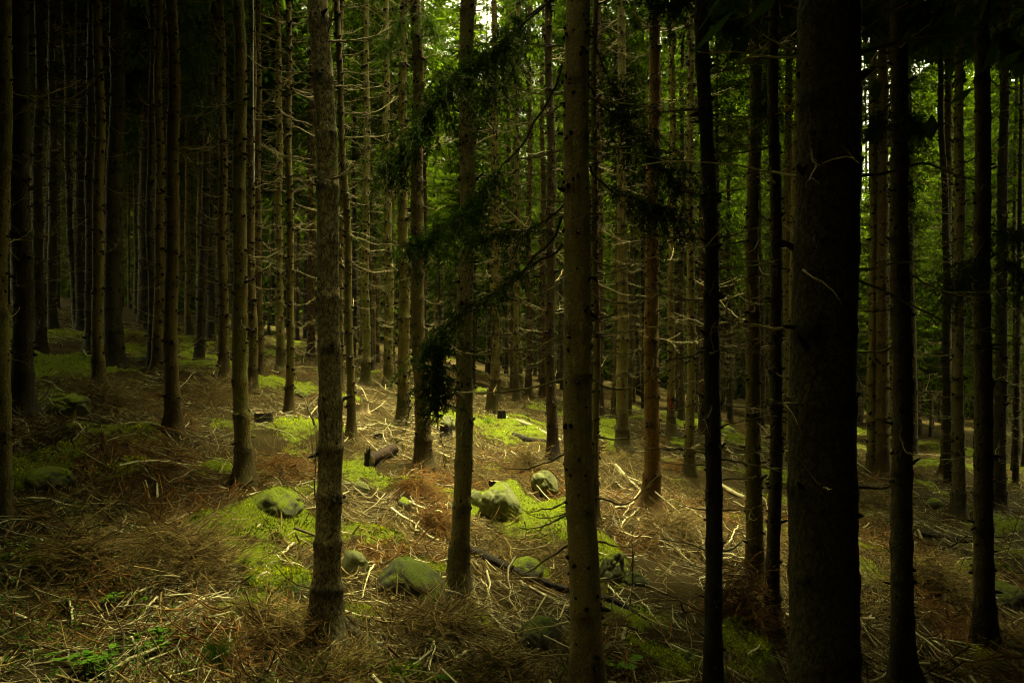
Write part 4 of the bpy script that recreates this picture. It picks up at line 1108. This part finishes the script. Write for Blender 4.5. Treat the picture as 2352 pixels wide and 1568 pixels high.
def tuft(px, py, size, n, label, seed):
    gd = ground_at(px, py); g = np.random.default_rng(seed); m = 6; s = np.linspace(0, 1, m)[None]
    a = g.uniform(0, 6.28, n); L_ = size * g.uniform(.5, 1.1, n); b_ = g.uniform(.15, .8, n)
    C = np.stack([g.normal(0, .03, n)[:, None] + (L_ * b_)[:, None] * s ** 1.6 * np.cos(a)[:, None], g.normal(0, .03, n)[:, None] + (L_ * b_)[:, None] * s ** 1.6 * np.sin(a)[:, None], L_[:, None] * (s - .35 * b_[:, None] * s ** 3)], -1)
    V, Fq = tubes(C, np.tile(.0045 * np.linspace(1, .15, m), (n, 1)), 3); bm_ = MB(); bm_.add(V, Fq, 0, np.repeat(g.random(n), m * 3))
    o = link('grass_tuft', bm_.mesh('grass_tuft', GRASSM), loc=Vector(gd)); tag(o, label, 'grass tuft', 'grass tufts at the near edge')
tuft(500, 1560, .34, 130, 'grass tuft with tiny yellow flowers at the bottom left', 1)
tuft(725, 1562, .28, 120, 'fine grass tuft at the bottom edge below the scaly trunk', 2)
tuft(800, 1568, .22, 90, 'short grass tuft right of the fine one below the scaly trunk', 3)
tuft(1120, 975, .3, 90, 'bright grass tuft in the light left of the tall broken stump', 4)
def herb(px, py, size, n, label, seed):
    gd = ground_at(px, py); g = np.random.default_rng(seed); bm_ = MB()
    P = np.stack([g.normal(0, size * .5, n), g.normal(0, size * .3, n), g.uniform(.4, 1, n) * size], -1)
    bs = P * [.3, .3, 0]; C = np.stack([bs, (bs + P) / 2 + [0, 0, size * .1], P], 1)
    V, Fq = tubes(C, np.tile([.003, .0025, .002], (n, 1)), 3); bm_.add(V, Fq, 0, .3)
    for k in range(4):
        a = g.uniform(0, 6.28, n); D = np.stack([np.cos(a), np.sin(a), g.normal(-.1, .2, n)], 1)
        V, Fq = kites(P, D, size * g.uniform(.22, .4, n), size * .24, np.tile([.05, .03, 1.], (n, 1))); bm_.add(V, Fq, 0, np.repeat(g.uniform(.4, 1, n), 4))
    o = link('leafy_herb', bm_.mesh('leafy_herb', GRASSM), loc=Vector(gd)); tag(o, label, 'plant', 'leafy herbs at the near edge')
herb(205, 1575, .22, 26, 'broad leaved green plant at the bottom edge near the left corner', 1)
herb(370, 1520, .2, 20, 'leafy green plant among the fallen branches at bottom left', 2)
herb(260, 1400, .18, 16, 'small ferny plant beside the curved mottled branch', 3)
def sapling(pts, r, label, key_d):
    gd = ground_at(*pts[-1]); d = gd[1]
    P = np.array([at(x, y, d) for x, y in pts])[::-1] - gd; C = spline(P, 14); bm_ = MB()
    V, Fq = tubes(C[None], (r * np.linspace(1, .4, 14))[None], 5); bm_.add(V, Fq, 0, .15)
    T, l = side_twigs(C[None], np.array([.8]), 8, 5, (.2, .5)); V, Fq = tubes(T, np.tile(r * .4 * np.linspace(1, .4, 5), (8, 1)), 3); bm_.add(V, Fq, 0, .3)
    o = link('bare_sapling', bm_.mesh('bare_sapling', DEAD), loc=Vector(gd)); tag(o, label, 'sapling', 'bare saplings')
sapling([(1452, 1215), (1453, 1300), (1450, 1370), (1438, 1420)], .008, 'thin upright bare stem right of the boulder with mossy peak', 0)
sapling([(2350, 1150), (2320, 1250), (2290, 1330)], .008, 'thin bare stem leaning at the far right edge', 0)

# ------------------------------------------------------------------ background spruces
FT = []
for k in range(5):
    g = np.random.default_rng(500 + k); TH = 24
    hs = np.concatenate([np.arange(-.4, .6, .15), np.arange(.6, 12, .1), np.arange(12, TH, 1.5)])
    wob = .03 * np.sin(hs * .7 + g.uniform(0, 6)) + .012 * np.sin(hs * 2 + g.uniform(0, 6))
    path = np.stack([wob + g.normal(0, .012) * hs, wob * .6, hs], 1)
    rad = np.maximum(.115 * (1 - np.maximum(hs, 0) / TH * .9), .012) * (1 + .5 * np.exp(-np.maximum(hs, 0) / .2))
    wh = whorls(.6, 12, g, (.4, .6)); z0 = np.concatenate([np.repeat(wh, 3), g.uniform(.5, 12, 70)]); collar = np.zeros(len(hs))
    for q in wh:
        rad = rad * (1 + .14 * np.where(hs < q, np.exp(-(q - hs) / .1), np.exp(-(hs - q) / .04))); collar = np.maximum(collar, g.uniform(.3, 1) * np.exp(-((hs - q) / .07) ** 2))
    tm = trunk_mesh('trunk', path, rad, 9, [BARK, KNOT], False, (z0, g.uniform(0, 6.28, len(z0)), g.uniform(.02, .09, len(z0)), g.uniform(.015, .03, len(z0))), 600 + k, collar)
    nbn = 130; z0 = g.uniform(1.0, 11, nbn); Ln = g.uniform(.35, 1.4, nbn) * np.minimum(1, .4 + z0 / 7)
    C = dead_curves(z0, g.uniform(0, 6.28, nbn), Ln, 6, .09)
    bm_ = MB(); V, Fq = tubes(C, .0065 * np.linspace(1, .4, 6)[None, :] * np.ones((nbn, 1)), 3); bm_.add(V, Fq, 0, np.repeat(g.uniform(-.1, .5, nbn), 18))
    T, l = side_twigs(C, Ln, 5); V, Fq = tubes(T, np.tile(.0034 * np.linspace(1, .5, 4), (len(T), 1)), 3); bm_.add(V, Fq, 0, .35)
    FT.append((tm, bm_.mesh('dead_branches', DEAD)))
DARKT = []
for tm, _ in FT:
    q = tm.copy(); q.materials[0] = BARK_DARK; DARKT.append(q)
taken = list(TREE_XY)
nfill = 0
g = np.random.default_rng(77)
tries = 0
while nfill < 242 and tries < 20000:
    tries += 1
    d = g.uniform(20, 62) ; x = g.uniform(-.70, .70) * d
    if nfill > 205: d = g.uniform(32, 60); x = g.uniform(.3, .7) * d
    mind = 1.35 if d < 30 else 1.6
    if d < 27 and g.random() < .55: continue
    if any((x - a) ** 2 + (d - b_) ** 2 < mind ** 2 for a, b_ in taken): continue
    # keep the near named trunks readable: no filler in the bright open floor
    if d < 26 and abs(x / d) < .34: continue
    taken.append((x, d)); nfill += 1
    e = link('spruce_tree', None, loc=(x, d, float(H(x, d)))); e.empty_display_size = .2
    tag(e, 'slender distant spruce among many alike in the dim background', 'tree', 'distant background spruces')
    k = g.integers(5); side = x / d
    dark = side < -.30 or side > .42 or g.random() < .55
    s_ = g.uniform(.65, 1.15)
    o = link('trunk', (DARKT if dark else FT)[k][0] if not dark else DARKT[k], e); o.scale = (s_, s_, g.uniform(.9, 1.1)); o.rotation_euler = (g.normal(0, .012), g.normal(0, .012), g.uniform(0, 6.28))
    o = link('dead_branches', FT[g.integers(5)][1], e); o['kind'] = 'stuff'; o.rotation_euler = (0, 0, g.uniform(0, 6.28)); o.scale = (1, 1, g.uniform(.9, 1.1))
    gap = -.085 < side < -.01 or .415 < side < .50 or .03 < side < .055 or -.27 < side < -.25     # low or young crowns: the sky shows over them
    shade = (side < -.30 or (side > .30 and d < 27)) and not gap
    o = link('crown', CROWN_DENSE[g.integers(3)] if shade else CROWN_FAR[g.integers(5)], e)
    zc = (g.uniform(4.5, 7.5) if side > -.40 else g.uniform(7, 10)) if d > 30 else g.uniform(8, 11)
    if side > .38: zc = g.uniform(2.5, 5.5) if d > 30 else zc
    if shade: zc = max(zc, .4286 * d + 3.2 if side > 0 else 8.5)
    o.location = (0, 0, zc); o.scale = (1.15, 1.15, 1.1) if shade else (1, 1, g.uniform(.5, .62) if gap else g.uniform(.85, 1.05) if side < .3 else g.uniform(.7, 1.0)); o.rotation_euler = (0, 0, g.uniform(0, 6.28))

# far wood that reads as one mass, closing the view behind the last trunks; unseen trees around the sides are added for shade
def mass(name, pts, mat, nq, zlo, Hc, Lm, label):
    bm_ = MB(); g = np.random.default_rng(len(pts))
    for (x, y, *zz_) in pts:
        z = float(H0(x, y)); n = nq * (3 if math.hypot(x, y) < 9 else 1); ks_ = .4 if math.hypot(x, y) < 9 else 1.0; zlo = zz_[0] if zz_ else zlo; Hc = (27 if x > .5 * y or .25 * y < x < .41 * y else 20 if abs(x) > .1 * y and x < .4 * y else 15) if name == 'far_forest' else Hc
        t = g.random(n); L_ = Lm * (1 - t) ** .7 * g.uniform(.1, 1.1, n); a = g.uniform(0, 6.28, n)
        P = np.stack([x + L_ * np.cos(a), y + L_ * np.sin(a), z + zlo * g.uniform(.7, 1.2) + t * Hc - L_ * .3], -1)
        D = np.stack([np.cos(a), np.sin(a), np.full(n, -.7)], -1) + g.normal(0, .5, (n, 3))
        V, Fq = kites(P, D, ks_ * g.uniform(.5, 1.2, n), ks_ * g.uniform(.14, .34, n), g.normal(size=(n, 3)))
        bm_.add(V, Fq, 0, np.repeat(np.clip(g.normal(.45, .22, n), 0, 1), 4))
        hs = np.linspace(-.4, zlo + Hc * .9, 10); C = np.stack([x + .03 * np.sin(hs), np.full(10, y), z + hs], 1)
        V, Fq = tubes(C[None], (.13 * np.linspace(1, .15, 10))[None], 7); bm_.add(V, Fq, 1)
    o = link(name, bm_.mesh(name, [mat, BARK_DARK])); tag(o, label, 'forest', kind='stuff')
g = np.random.default_rng(5)
pts = []
for d in np.arange(64, 92, 3.2):
    for x in np.arange(-.74 * d, .74 * d, 2.6): pts.append((x + g.normal(0, .7), d + g.normal(0, .8)))
mass('far_forest', pts, NEEDLE_FAR, 1500, .4, 21, 2.3, 'wall of dim green spruce wood far behind the last single trunks')
pts = []  # unseen trees added round the camera to darken the near floor and sides
for a in np.arange(0, 360, 5.5):
    for r in (3.4, 5.5, 9, 13, 18, 24, 31):
        x = r * math.sin(R(a)) + g.normal(0, .8); y = r * math.cos(R(a)) + g.normal(0, .8)
        if y > -1 and (abs(x) < .66 * y + .9 or -3.7 < x < 0): continue
        if -3.3 < x < 1.5 and -4.5 < y < 4: continue          # the road edge where the picture was taken is open to the sky
        if abs(x) < 2.4 and abs(y) < 2.4: continue
        pts.append((x, y, .4286 * max(y + 4, 6) + 6.5 if y > -5 and abs(x) < .72 * max(y, 0) + 5 else 3.5))
pts += [(-4.7, 5.2, 10.6), (-6.4, 7.6, 11.6), (-8.4, 10.2, 12.6), (-4.6, 2.6, 10.0)]  # more unseen crowns added to shade the lower left
mass('shading_forest', pts, NEEDLE, 1700, 3.5, 19, 2.6, 'unseen spruce wood added outside the view to keep light out')
